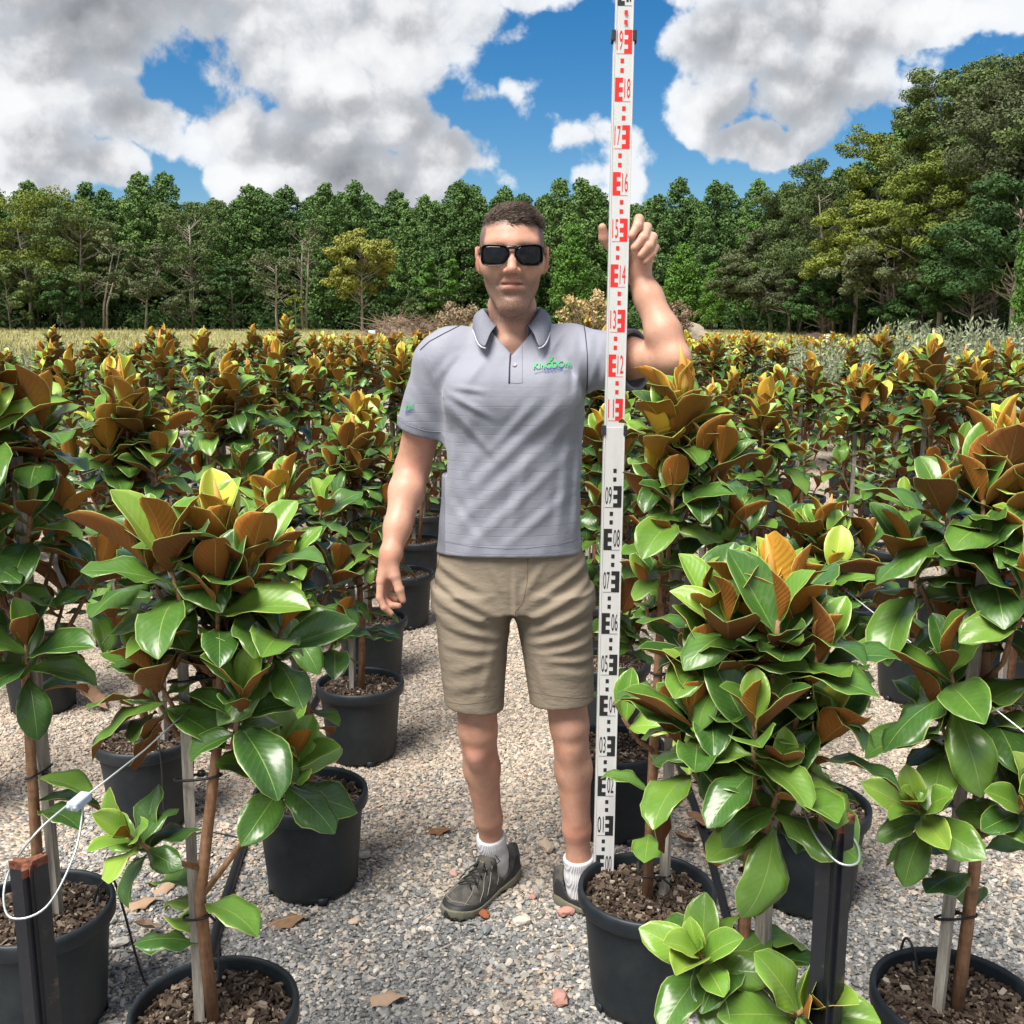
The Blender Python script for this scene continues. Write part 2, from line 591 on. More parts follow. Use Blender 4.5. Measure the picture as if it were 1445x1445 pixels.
def pine_variant(k, H, bare, width, mat):
    cs, rs, ns = [], [], []
    z = H * bare
    while z < H * 0.985:
        t = (z / H - bare) / (1 - bare)
        w = width * (1 - t ** 1.8) ** 0.85 * (0.55 + 0.45 * min(1, t * 4 + 0.3)) + 0.22
        m = 7 if t < 0.7 else 4
        a0 = rng.random() * 6.3
        for j in range(m):
            a = a0 + j * 6.283 / m + rng.normal() * 0.25
            rr = w * (0.45 + 0.5 * rng.random())
            cs.append((rr * math.cos(a), rr * math.sin(a), z + rng.normal() * 0.22 + 0.25 * rr / width))
            r = (0.48 + 0.42 * rng.random()) * (1.1 - 0.40 * t)
            rs.append(r)
            ns.append(int(62 * r / 0.5) + 10)
        cs.append((rng.normal() * 0.1, rng.normal() * 0.1, z))
        rs.append(0.5 * (1.15 - 0.8 * t))
        ns.append(18)
        z += 0.62 * (1 - 0.45 * t) * (0.85 + 0.3 * rng.random())
    cs.append((0, 0, H))
    rs.append(0.26)
    ns.append(30)
    crown = crown_mesh('pine_crown', cs, rs, ns, 0.135, mat, 0.66)
    tb = MB()
    tb.tube([(0, 0, -0.6), (0.03, 0, H * 0.4), (0.0, 0.02, H * 0.96)], [0.19, 0.14, 0.03], 7)
    tm = tb.mesh('trunk')
    tm.materials.append(M_PINE_BARK)
    return crown, tm


PINES = [pine_variant(k, 14.6 + 0.7 * math.sin(k * 2.3), 0.16 + 0.08 * (k % 3), 2.75 + 0.35 * (k % 2), M_PINE) for k in range(5)]
PINES_YOUNG = [pine_variant(k, 9.0 + 1.2 * k, 0.16, 2.2, M_PINE_YOUNG) for k in range(2)]


def place_tree(name, var, x, y, s, rz, label, cat, group, part='crown'):
    root = empty(name, (x, y, ground_z(x, y)), label=label, cat=cat, group=group)
    root.rotation_euler.z = rz
    root.scale = s if hasattr(s, '__len__') else (s, s, s)
    a = link_mesh('crown', var[0], root)
    link_mesh('trunk', var[1], root)
    return root


n_p = 0
for row in range(6):
    yy = 112 + row * 5.0
    step = 3.0
    x = -yy * (0.74 if row < 3 else 0.56)
    xmax = yy * (0.36 if row < 2 else 0.50)
    while x < xmax:
        if rng.random() < (0.86 if row < 3 else 0.95):
            v = PINES[int(rng.integers(5))]
            s = (0.86 + 0.2 * rng.random()) * (1 + 0.010 * row)
            yv = yy + rng.normal() * 1.3
            place_tree('pine_tree', v, x + rng.normal() * 0.7, yv, (s, s, s * (0.97 + 0.08 * rng.random())), rng.random() * 6.3,
                       'tall dark green plantation pine in the dense wood behind the field', 'tree', 'plantation pines behind the field')
            n_p += 1
        x += step * (0.8 + 0.4 * rng.random())

for px, py_top, y, k, lab in ((965, 345, 103, 0, 'bright green bushy young pine at the wood edge beside the raised forearm'),
                              (1008, 372, 100, 1, 'slender bright green young pine beside the grey paperbarks'),
                              (1062, 318, 104, 1, 'tall yellow-green pine in front of the dark plantation beside the paperbarks'),
                              (808, 318, 106, 1, 'broad light green pine standing behind the dry straw-coloured shrub'),
                              (935, 405, 98, 0, 'small light green pine just behind the raised elbow')):
    top = at_y(px, py_top, y)
    v = PINES_YOUNG[k]
    h0 = 9.0 + 1.2 * k
    s = (top.z - ground_z(top.x, y)) / h0
    place_tree('pine_tree', v, top.x, y, (s * 0.95, s * 0.95, s), 1.1 * k + px, lab, 'tree', 'young pines at the wood edge')


def gum_variant(H, clear, width, nlimb, dens, size, mat, bark, flat=0.55, lean=0.0, twigs=8, stems=1):
    """spreading broad-leaved tree: forked limbs that carry leaf clumps, bare below"""
    tb = MB()
    cs, rs, ns = [], [], []
    for s in range(stems):
        ox, oy = (rng.normal() * 0.5, rng.normal() * 0.5) if stems > 1 else (0, 0)
        fork = H * clear * (0.7 + 0.3 * rng.random())
        lx, ly = lean * fork + ox * 1.4, oy * 1.4
        r0 = 0.016 * H / math.sqrt(stems) + 0.03
        tipx, tipy = ox + lx * 1.5 + rng.normal() * 0.35, oy + ly * 1.5 + rng.normal() * 0.35
        tb.tube([(ox, oy, -0.5), (ox + lx * 0.35 + rng.normal() * 0.12, oy + ly * 0.3, fork * 0.5), (ox + lx, oy + ly, fork), (tipx, tipy, H * 0.82)], [r0, r0 * 0.8, r0 * 0.62, r0 * 0.2], 7)
        for k in range(max(1, nlimb // stems)):
            a = rng.random() * 6.283
            zt = H * (clear * 0.75 + (1 - clear * 0.75) * (0.12 + 0.88 * rng.random() ** 0.85))
            u = (zt / H - clear * 0.7) / (1 - clear * 0.7)
            wmax = width * math.sqrt(max(0.08, 1 - (abs(u - 0.45) / 0.62) ** 2.2))
            rr = wmax * (0.25 + 0.75 * math.sqrt(rng.random()))
            e = np.array([ox + lx + rr * math.cos(a), oy + ly + rr * math.sin(a), zt])
            zs = min(max(zt - rr * (0.35 + 0.5 * rng.random()), fork * 0.8), H * 0.78)
            g_ = max(0.0, (zs - fork) / (H * 0.82 - fork))
            b0 = np.array([ox + lx + (tipx - ox - lx) * g_, oy + ly + (tipy - oy - ly) * g_, zs])
            mid = b0 * 0.5 + e * 0.5 + np.array([rng.normal() * 0.3, rng.normal() * 0.3, -0.02 * H * rng.random()])
            m2 = mid * 0.5 + e * 0.5 + np.array([rng.normal() * 0.2, rng.normal() * 0.2, 0.012 * H])
            tb.tube([b0, mid, m2, e], [r0 * 0.30 * (1 - 0.5 * g_), r0 * 0.20, r0 * 0.12, r0 * 0.04], 5, cap=False)
            for j in range(int(3 + 2 * rng.random())):
                off = rng.normal(size=3) * np.array([0.10, 0.10, 0.055]) * width * 1.35
                cs.append(e + off)
                r = width * (0.10 + 0.11 * rng.random())
                rs.append(r)
                ns.append(int(dens * (0.6 + 0.8 * rng.random()) * (r / (0.15 * width)) ** 2))
    crown = crown_mesh('crown', cs, rs, ns, size, mat, flat)
    for k in range(twigs):
        a = rng.random() * 6.283
        z = H * (clear * 0.6 + 0.25 * rng.random())
        q = width * (0.3 + 0.35 * rng.random())
        tb.tube([(0, 0, z), (q * 0.5 * math.cos(a), q * 0.5 * math.sin(a), z + 0.05 * H), (q * math.cos(a), q * math.sin(a), z + 0.06 * H * rng.normal())],
                [0.05, 0.035, 0.012], 4, cap=False)
    tm = tb.mesh('trunk')
    tm.materials.append(bark)
    return crown, tm


def gum(name, px, y, ptop, label, H=14, clear=0.4, width=4, nlimb=22, dens=70, size=0.12, mat=None, bark=None, group='broad-leaved trees at the wood edge', **kw):
    base = at_y(px, 470, y)
    top = at_y(px, ptop, y)
    h = top.z - ground_z(base.x, y)
    v = gum_variant(h, clear, width, nlimb, int(dens * 1.5), size, mat or M_GUM, bark or M_GUM_BARK, **kw)
    return place_tree(name, v, base.x, y, 1.0, 0, label, 'tree', group)


# broad-leaved trees along the front of the pine wood, left part of the wood edge
gum('gum_tree', 45, 106, 268, 'large spreading olive-green gum tree rising to the wood skyline', clear=0.42, width=6.6, nlimb=40, dens=95, mat=M_GUM_LIME, bark=M_MID_BARK)
gum('gum_tree', 118, 104, 300, 'mid-height green gum tree beside the large olive one', clear=0.4, width=4.4, nlimb=26, dens=85, mat=M_GUM)
gum('paperbark_tree', 138, 102, 330, 'slim paperbark with pale double trunk and small grey-green crown', clear=0.55, width=2.6, nlimb=15, dens=60, mat=M_GUM_DULL, stems=2)
gum('paperbark_tree', 205, 102, 352, 'small forked paperbark with grey-green crown and bent pale trunk', clear=0.45, width=3.0, nlimb=16, dens=60, mat=M_GUM_DULL, lean=0.12)
gum('gum_tree', 275, 105, 285, 'tall grey-green gum with bare forked upper limbs reaching the pine tops', clear=0.52, width=3.9, nlimb=28, dens=48, mat=M_GUM, twigs=14)
gum('paperbark_tree', 262, 102, 395, 'low dull paperbark with several thin stems below the tall gum', clear=0.35, width=3.0, nlimb=18, dens=55, mat=M_GUM_DULL, stems=3, bark=M_MID_BARK)
gum('paperbark_tree', 392, 102, 355, 'half-bare grey paperbark with twisted pale limbs', clear=0.5, width=3.2, nlimb=16, dens=26, mat=M_GUM_DULL, twigs=16)
gum('paperbark_tree', 428, 103, 310, 'tall half-bare paperbark with two long pale stems', clear=0.62, width=2.6, nlimb=18, dens=26, mat=M_GUM_DULL, stems=2, twigs=12)
gum('wattle_tree', 512, 100, 333, 'rounded olive-yellow tree with pale trunk standing alone at the wood edge', clear=0.36, width=3.1, nlimb=44, dens=115, size=0.13, mat=M_GOLD, flat=0.7, twigs=4)
gum('wattle_shrub', 418, 98, 410, 'thin yellow-green shrub against the half-bare paperbarks', clear=0.1, width=0.9, nlimb=12, dens=50, size=0.12, mat=M_GUM_LIME, bark=M_MID_BARK, twigs=0)
for px, y, tp, w_, m_, lab in ((15, 101, 372, 2.6, M_GUM, 'dull green bushy tree under the large olive gum'),
                               (90, 101, 392, 2.2, M_UNDER, 'dark green bushy sapling beneath the mid-height gum'),
                               (330, 103, 372, 2.6, M_UNDER, 'dark green leafy tree between the tall gum and half-bare paperbarks'),
                               (572, 102, 405, 2.6, M_UNDER, 'dark green rounded bush beside the golden tree'),
                               (622, 102, 365, 2.2, M_PINE_YOUNG, 'light green sapling between the golden tree and the man'),
                               (600, 101, 412, 1.8, M_GUM, 'olive green bush behind the brown mound')):
    gum('wood_edge_tree', px, y, tp, lab, clear=0.2, width=w_, nlimb=22, dens=80, size=0.15, mat=m_, bark=M_MID_BARK, twigs=2)

# the tall mixed belt on the right, coming towards the camera
belt = [
    (1062, 97, 380, 2.8, M_GUM_DULL, 0.45, 'small grey paperbark at the far end of the tree belt', 2),
    (1095, 94, 330, 3.6, M_GUM_DULL, 0.42, 'grey-brown paperbark beside the yellow-green pine', 2),
    (1130, 92, 262, 4.4, M_GUM, 0.40, 'olive grey gum at the start of the tall belt', 1),
    (1120, 88, 372, 3.2, M_GUM_DULL, 0.45, 'low drooping grey paperbark with many stems behind the dark mound', 3),
    (1180, 84, 232, 4.8, M_GUM, 0.42, 'tall rounded gum in the middle of the belt with pale leaning stems', 2),
    (1205, 78, 285, 3.8, M_GUM_LIME, 0.50, 'yellow-green crowned gum overhanging the pale trunks', 1),
    (1258, 82, 178, 4.8, M_GUM_LIME, 0.45, 'tall yellow-green gum near the top of the belt skyline', 1),
    (1270, 72, 330, 3.4, M_GUM_DULL, 0.50, 'dull grey paperbark with bare low branches and curled limb', 2),
    (1330, 76, 105, 4.6, M_GUM, 0.52, 'tallest open-crowned gum breaking the skyline of the belt', 1),
    (1325, 68, 232, 4.2, M_GUM_LIME, 0.48, 'bright olive gum below the tallest tree', 1),
    (1370, 64, 330, 3.0, M_UNDER, 0.40, 'vine-covered dark green trunk and crown in the belt', 1),
    (1400, 70, 90, 4.6, M_GUM, 0.45, 'big dark grey-green gum beside the tallest tree', 1),
    (1440, 62, 82, 5.2, M_GUM_DULL, 0.42, 'massive dull green gum at the near end of the belt', 1),
    (1425, 56, 250, 3.6, M_UNDER, 0.42, 'vine-hung tree with thick pale leaning trunk at the near end', 1),
    (1490, 60, 150, 5.0, M_GUM, 0.40, 'grey-green gum beyond the massive dull one', 1),
    (1160, 80, 392, 2.6, M_UNDER, 0.2, 'dark green bushy undergrowth tree behind the pale trunks', 1),
    (1300, 70, 400, 2.4, M_UNDER, 0.2, 'dark bushy sapling among the belt trunks', 1),
]
for px, y, tp, w_, m_, cl_, lab, st in belt:
    gum('belt_tree', px, y, tp, lab, clear=cl_, width=w_, nlimb=int(36 + 2 * w_), dens=150, size=0.10, mat=m_, stems=st, twigs=4,
        group='tall mixed trees of the belt on the right')
for k, (px, y, tp) in enumerate(((1150, 100, 268), (1185, 97, 240), (1215, 95, 212), (1245, 92, 190), (1275, 90, 165), (1310, 88, 158), (1350, 86, 150), (1390, 84, 140))):
    top = at_y(px, tp, y)
    v = PINES[k % 5]
    s = (top.z - ground_z(top.x, y)) / 15.0
    place_tree('pine_tree', v, top.x, y, (s, s, s), k * 1.3, 'dark pine behind the tall mixed belt, its tufted top on the skyline', 'tree', 'pines behind the belt')
# near pine bough at the right edge of the view belongs to a young pine that stands beyond the frame edge
t0 = at_y(1478, 268, 40)
place_tree('pine_tree', PINES_YOUNG[1], t0.x, 40, (t0.z / 10.2 * 0.72, t0.z / 10.2 * 0.72, t0.z / 10.2), 0.4,
           'bright green young pine nearest the grey-green shrubs, its boughs reaching low', 'tree', 'young pines at the wood edge')

# extra pale trunks standing in the dark of the belt
for k in range(26):
    px = 1110 + 330 * rng.random()
    y = 64 + 26 * (1445 - px) / 335 + rng.random() * 8
    b = at_y(px, 470, y)
    h = 5 + 4 * rng.random()
    tb = MB()
    ln = rng.normal() * 0.8
    tb.tube([(0, 0, -0.3), (ln * 0.3 + rng.normal() * 0.15, 0, h * 0.4), (ln, rng.normal() * 0.3, h)], [0.13 + 0.06 * rng.random(), 0.11, 0.05], 6)
    f0 = (ln * 0.3, 0, h * 0.42)
    tb.tube([f0, (f0[0] - 0.4 * np.sign(ln), 0, h * 0.6), (f0[0] - 0.7 * np.sign(ln), 0.1, h * 0.85)], [0.07, 0.05, 0.02], 5, cap=False)
    root = empty('belt_sapling', (b.x, y, ground_z(b.x, y)), label='thin pale forked trunk with sparse crown in the shade of the belt', cat='tree', group='thin trunks under the belt')
    tb.build('trunk', M_GUM_BARK if k % 3 else M_MID_BARK, root)
    cc = [(ln + rng.normal() * 0.6, rng.normal() * 0.5, h + rng.normal() * 0.5) for _ in range(5)]
    link_mesh('crown', crown_mesh('crown', cc, [0.7] * 5, [60] * 5, 0.13, M_GUM_DULL), root)

# undergrowth along the foot of the wood: one mass of bushes
cs, rs, ns = [], [], []
for k in range(180):
    x = -80 + 150 * rng.random()
    y = 130 + 14 * rng.random()
    cs.append((x, y, ground_z(x, y) + 0.5 + 4.5 * rng.random()))
    rs.append(2.6)
    ns.append(150)
for k in range(520):
    if k < 330:
        x = -66 + 110 * rng.random()
        y = 103 + 26 * rng.random() ** 1.5
    else:
        u = rng.random()
        b = at_y(1060 + 430 * u, 470, 96 - 32 * u + 16 * rng.random())
        x, y = b.x, b.y
    r = 0.7 + 1.5 * rng.random()
    cs.append((x, y, ground_z(x, y) + r * (0.3 + 1.0 * rng.random())))
    rs.append(r)
    ns.append(int(70 * r))
link_mesh('undergrowth', crown_mesh('undergrowth', cs, rs, ns, 0.2, M_UNDER, 0.8), None, None, kind='stuff',
          label='dark green undergrowth massed along the foot of the wood', cat='undergrowth')
# ------------------------------------------------------------------ potted magnolias
prng = np.random.default_rng(21)


def leaf_mats():
    def top(name, stops, rib, edge, rough):
        def b(t, p):
            uv = t.n('ShaderNodeUVMap').outputs[0]
            s = t.n('ShaderNodeSeparateXYZ', None, i0=uv)
            u, v = s.outputs[0], s.outputs[1]
            rnd = t.math('FRACT', t.math('ADD', t.n('ShaderNodeObjectInfo').outputs['Random'], t.n('ShaderNodeNewGeometry').outputs['Random Per Island']))
            off = t.math('ABSOLUTE', t.math('SUBTRACT', v, 0.5))
            pos = t.n('ShaderNodeNewGeometry').outputs['Position']
            blot = t.noise(pos, 22.0, 3.0, 0.6).outputs[0]
            base = t.ramp(t.math('ADD', t.math('MULTIPLY', rnd, 0.75), t.math('MULTIPLY', blot, 0.25)), stops)
            # side veins run forward from the midrib
            w = t.math('SINE', t.math('MULTIPLY', t.math('SUBTRACT', u, t.math('MULTIPLY', off, 0.55)), 72.0))
            vein = t.step(w, 0.86, 1.0)
            base = t.mix(t.math('MULTIPLY', vein, 0.16), base, rib)
            base = t.mix(t.step(off, 0.016, 0.004), base, rib)
            base = t.mix(t.step(off, 0.470, 0.496), base, edge)
            spots = t.noise(pos, 130.0, 2.0, 0.6).outputs[0]
            base = t.mix(t.math('MULTIPLY', t.step(spots, 0.70, 0.76), t.step(blot, 0.5, 0.62)), base, (0.16, 0.10, 0.035, 1))
            base = t.mix(t.step(t.noise(pos, 48.0, 4.0, 0.7).outputs[0], 0.52, 0.80, 0.0, 0.22), base, (0.30, 0.31, 0.24, 1))
            t.put(p.inputs['Base Color'], base)
            t.put(p.inputs['Roughness'], t.math('ADD', rough, t.math('MULTIPLY', blot, 0.26)))
            h = t.math('ADD', t.math('MULTIPLY', w, 0.25), t.math('MULTIPLY', t.step(off, 0.03, 0.0), -1.0))
            bump(t, p, h, 0.22, 0.0012)
        return material(name, rough=rough + 0.06, spec=0.42, build=b, Coat_Weight=0.22, Coat_Roughness=0.26)

    def under(name, stops, rib):
        def b(t, p):
            uv = t.n('ShaderNodeUVMap').outputs[0]
            s = t.n('ShaderNodeSeparateXYZ', None, i0=uv)
            off = t.math('ABSOLUTE', t.math('SUBTRACT', s.outputs[1], 0.5))
            rnd = t.math('FRACT', t.math('ADD', t.n('ShaderNodeObjectInfo').outputs['Random'], t.n('ShaderNodeNewGeometry').outputs['Random Per Island']))
            pos = t.n('ShaderNodeNewGeometry').outputs['Position']
            blot = t.noise(pos, 30.0, 4.0, 0.65).outputs[0]
            base = t.ramp(t.math('ADD', t.math('MULTIPLY', rnd, 0.7), t.math('MULTIPLY', blot, 0.3)), stops)
            w = t.math('SINE', t.math('MULTIPLY', t.math('SUBTRACT', s.outputs[0], t.math('MULTIPLY', off, 0.55)), 72.0))
            base = t.mix(t.math('MULTIPLY', t.step(w, 0.8, 1.0), 0.22), base, rib)
            base = t.mix(t.step(off, 0.022, 0.008), base, rib)
            base = t.mix(t.step(off, 0.478, 0.498), base, (0.42, 0.42, 0.10, 1))
            t.put(p.inputs['Base Color'], base)
            bump(t, p, t.math('ADD', t.math('MULTIPLY', w, 0.3), t.math('MULTIPLY', t.step(off, 0.03, 0.0), 1.5)), 0.35, 0.0015)
        return material(name, rough=0.72, spec=0.25, build=b)
    T = [top('leaf_top_mature', [(0.0, (0.026, 0.076, 0.016)), (0.4, (0.050, 0.132, 0.020)), (0.75, (0.098, 0.205, 0.028)), (1.0, (0.17, 0.29, 0.040))],
             (0.20, 0.30, 0.07), (0.30, 0.40, 0.10), 0.20),
         top('leaf_top_fresh', [(0.0, (0.08, 0.20, 0.024)), (0.5, (0.15, 0.30, 0.036)), (1.0, (0.27, 0.40, 0.058))],  # fresh and young leaf colours, brightened in place of light passing through
             (0.34, 0.44, 0.10), (0.46, 0.52, 0.14), 0.22),
         top('leaf_top_young', [(0.0, (0.27, 0.40, 0.050)), (0.5, (0.42, 0.48, 0.055)), (1.0, (0.56, 0.53, 0.06))],
             (0.62, 0.60, 0.14), (0.68, 0.66, 0.20), 0.28)]
    U = [under('leaf_felt_mature', [(0.0, (0.13, 0.046, 0.016)), (0.5, (0.22, 0.078, 0.020)), (0.85, (0.30, 0.115, 0.026)), (1.0, (0.34, 0.20, 0.050))], (0.24, 0.13, 0.05)),
         under('leaf_felt_fresh', [(0.0, (0.24, 0.082, 0.016)), (0.5, (0.36, 0.130, 0.020)), (1.0, (0.46, 0.19, 0.028))], (0.42, 0.22, 0.07)),
         under('leaf_felt_young', [(0.0, (0.46, 0.19, 0.020)), (0.5, (0.60, 0.27, 0.026)), (1.0, (0.70, 0.40, 0.05))], (0.62, 0.34, 0.09))]
    return T, U


LEAF_T, LEAF_U = leaf_mats()


def leaf_arrays(seed, nu=9, nv=6, bend=0.3, fold=0.22, wave=0.012, cup=0.0):
    """one magnolia leaf about 1 long: petiole, broad blade, glossy face and felted face as two sheets"""
    rg = np.random.default_rng(seed)
    t = np.linspace(0, 1, nu)
    blade = np.clip((t - 0.07) / 0.93, 0, 1)
    W = 0.255 * (np.sin(math.pi * blade ** 1.08) ** 0.60) * (0.94 + 0.12 * rg.random())
    W[-1] = 0.004
    W = np.maximum(W, 0.010)
    W[0] = 0.012
    s = np.linspace(-1, 1, nv + 1)
    # centre line curves away from the axis
    ang = -bend * (t ** 1.5) + 0.12 * np.sin(2.4 * t + rg.random() * 3)
    ds = 1.0 / (nu - 1)
    yc = np.concatenate([[0], np.cumsum(np.cos((ang[1:] + ang[:-1]) / 2)) * ds])
    zc = np.concatenate([[0], np.cumsum(np.sin((ang[1:] + ang[:-1]) / 2)) * ds])
    ph = rg.random(2) * 6.28
    fr = 5.5 + 3 * rg.random(2)
    P = np.zeros((nu, nv + 1, 3))
    for i in range(nu):
        for j in range(nv + 1):
            side = 0 if s[j] < 0 else 1
            x = s[j] * W[i]
            lift = fold * abs(s[j]) ** 1.15 * W[i] - cup * (s[j] ** 2) * W[i]
            lift += wave * abs(s[j]) ** 2 * math.sin(fr[side] * t[i] * 2 + ph[side]) * min(1, W[i] / 0.1)
            P[i, j] = (x, yc[i] - lift * math.sin(ang[i]), zc[i] + lift * math.cos(ang[i]))
    uv = np.stack(np.meshgrid(t, (s + 1) / 2, indexing='ij'), -1)
    du = np.gradient(P, axis=0)
    dv = np.gradient(P, axis=1)
    N = np.cross(dv, du)
    N /= np.linalg.norm(N, axis=2, keepdims=True) + 1e-9
    th = 0.0045
    top = (P + N * th / 2).reshape(-1, 3)
    bot = (P - N * th / 2).reshape(-1, 3)
    n = (nv + 1)
    idx = np.arange(nu * n).reshape(nu, n)
    q = np.stack([idx[:-1, :-1], idx[:-1, 1:], idx[1:, 1:], idx[1:, :-1]], -1).reshape(-1, 4)
    o = nu * n
    F = [q, q[:, [0, 3, 2, 1]] + o]
    # close the margin so the two sheets are one body
    rim = [(idx[i, 0], idx[i + 1, 0], idx[i + 1, 0] + o, idx[i, 0] + o) for i in range(nu - 1)]
    rim += [(idx[i + 1, nv], idx[i, nv], idx[i, nv] + o, idx[i + 1, nv] + o) for i in range(nu - 1)]
    F.append(np.array(rim))
    mi = np.concatenate([np.zeros(len(q)), np.ones(len(q)), np.zeros(len(rim))]).astype(int)
    return np.concatenate([top, bot]), np.concatenate(F), mi, np.concatenate([uv.reshape(-1, 2)] * 2)


# leaf shapes: upright and cupped (young), spreading, arching, drooping with waved edge
SHAPES = [dict(bend=0.10, fold=0.62, wave=0.008, cup=-0.10), dict(bend=0.40, fold=0.46, wave=0.020), dict(bend=0.70, fold=0.30, wave=0.036, cup=0.05),
          dict(bend=1.15, fold=0.16, wave=0.045, cup=0.20), dict(bend=-0.15, fold=0.58, wave=0.016), dict(bend=0.55, fold=0.08, wave=0.055, cup=0.30),
          dict(bend=0.95, fold=0.42, wave=0.026), dict(bend=0.25, fold=0.34, wave=0.046, cup=0.10)]
LEAF_ME, LEAF_LO = {}, {}
for si, sh in enumerate(SHAPES):
    hi = leaf_arrays(50 + si, 10, 6, **sh)
    lo = leaf_arrays(50 + si, 6, 2, **sh)
    LEAF_LO[si] = lo
    for age in range(3):
        me = np_mesh('leaf', hi[0], hi[1], True, hi[2], hi[3])
        me.materials.append(LEAF_T[age])
        me.materials.append(LEAF_U[age])
        LEAF_ME[si, age] = me


def m_bark(t, p):
    co = t.n('ShaderNodeTexCoord').outputs['Object']
    n = t.noise(t.vec('MULTIPLY', co, (30, 30, 7)), 3.0, 5.0, 0.65).outputs[0]
    ring = t.noise(t.vec('MULTIPLY', co, (4, 4, 60)), 1.0, 2.0, 0.5).outputs[0]
    t.put(p.inputs['Base Color'], t.ramp(t.math('ADD', t.math('MULTIPLY', n, 0.7), t.math('MULTIPLY', ring, 0.3)),
                                         [(0.32, (0.13, 0.065, 0.035)), (0.5, (0.27, 0.145, 0.080)), (0.68, (0.36, 0.23, 0.14))]))
    bump(t, p, n, 0.5, 0.004)


def m_wood(t, p):
    co = t.n('ShaderNodeTexCoord').outputs['Object']
    n = t.noise(t.vec('MULTIPLY', co, (60, 60, 5)), 2.0, 5.0, 0.7).outputs[0]
    t.put(p.inputs['Base Color'], t.ramp(n, [(0.3, (0.17, 0.15, 0.125)), (0.5, (0.34, 0.315, 0.27)), (0.7, (0.48, 0.45, 0.39))]))
    bump(t, p, n, 0.6, 0.003)


def m_pot(t, p):
    pos = t.n('ShaderNodeNewGeometry').outputs['Position']
    n = t.noise(pos, 9.0, 5.0, 0.7).outputs[0]
    sp = t.n('ShaderNodeTexVoronoi', None, Scale=130.0, Vector=pos).outputs['Distance']
    col = t.mix(t.step(n, 0.35, 0.8, 0, 0.5), (0.008, 0.014, 0.020, 1), (0.045, 0.050, 0.052, 1))
    t.put(p.inputs['Base Color'], t.mix(t.step(sp, 0.10, 0.05, 0, 0.35), col, (0.22, 0.20, 0.17, 1)))
    t.put(p.inputs['Roughness'], t.lerp(n, 0.42, 0.62))


def m_soil(t, p):
    pos = t.n('ShaderNodeNewGeometry').outputs['Position']
    v = t.n('ShaderNodeTexVoronoi', None, Scale=120.0, Vector=t.vec('MULTIPLY', pos, (1, 0.6, 1)))
    c = t.n('ShaderNodeSeparateColor', None, Color=v.outputs['Color'])
    t.put(p.inputs['Base Color'], t.ramp(c.outputs[0], [(0.0, (0.022, 0.015, 0.011)), (0.5, (0.06, 0.043, 0.032)), (0.85, (0.12, 0.092, 0.07)), (1.0, (0.25, 0.21, 0.165))]))
    bump(t, p, t.math('MULTIPLY', v.outputs['Distance'], -1.0), 1.0, 0.012)


def m_chip(t, p):
    isl = t.n('ShaderNodeNewGeometry').outputs['Random Per Island']
    t.put(p.inputs['Base Color'], t.ramp(isl, [(0.0, (0.03, 0.020, 0.014)), (0.45, (0.075, 0.053, 0.04)), (0.78, (0.125, 0.095, 0.07)), (0.95, (0.24, 0.19, 0.14)), (1.0, (0.42, 0.37, 0.30))]))


M_BARK = material('magnolia_bark', rough=0.85, spec=0.25, build=m_bark)
M_STAKE = material('weathered_hardwood', rough=0.9, spec=0.2, build=m_wood)
M_POT = material('black_pot_plastic', rough=0.5, spec=0.45, build=m_pot)
M_SOIL = material('potting_mix', rough=0.95, spec=0.15, build=m_soil)
M_CHIP = material('bark_mulch', rough=0.9, spec=0.2, build=m_chip)
M_TIE = material('black_tie', (0.012, 0.012, 0.013), 0.5)
M_BUD = material('orange_bud', (0.62, 0.32, 0.07), 0.6)

# pot, shared by every tree
POT_H, SOIL_Z = 0.288, 0.252
pb = MB()
pb.lathe([(0.0, 0.006), (0.100, 0.006), (0.121, 0.012), (0.125, 0.030), (0.126, 0.036), (0.1445, 0.246), (0.1448, 0.248), (0.1575, 0.250), (0.1595, 0.254), (0.1605, 0.278),
          (0.159, 0.286), (0.154, 0.290), (0.149, 0.287), (0.1475, 0.280), (0.1465, 0.245), (0.140, 0.20)], 40)
for k in range(4):                                   # drainage feet at the foot of the pot
    a = k * math.pi / 2 + 0.4
    pb.box((0.119 * math.cos(a), 0.119 * math.sin(a), 0.012), (0.028, 0.012, 0.024), Matrix.Rotation(a + math.pi / 2, 3, 'Z'))
POT_ME = pb.mesh('pot')
POT_ME.materials.append(M_POT)
V, F = [], []
n_r, n_a = 9, 32
for i in range(n_r):
    for k in range(n_a):
        r = 0.1466 * i / (n_r - 1)
        a = 6.28319 * k / n_a
        V.append((r * math.cos(a), r * math.sin(a), SOIL_Z + 0.006 * math.sin(9 * r * 30 + a * 3) * (i < n_r - 1) * 0.5 + 0.012 * (1 - i / (n_r - 1)) * prng.random()))
        if i < n_r - 1:
            F.append((i * n_a + k, (i + 1) * n_a + k, (i + 1) * n_a + (k + 1) % n_a, i * n_a + (k + 1) % n_a))
SOIL_ME = np_mesh('soil', V, F)
SOIL_ME.materials.append(M_SOIL)


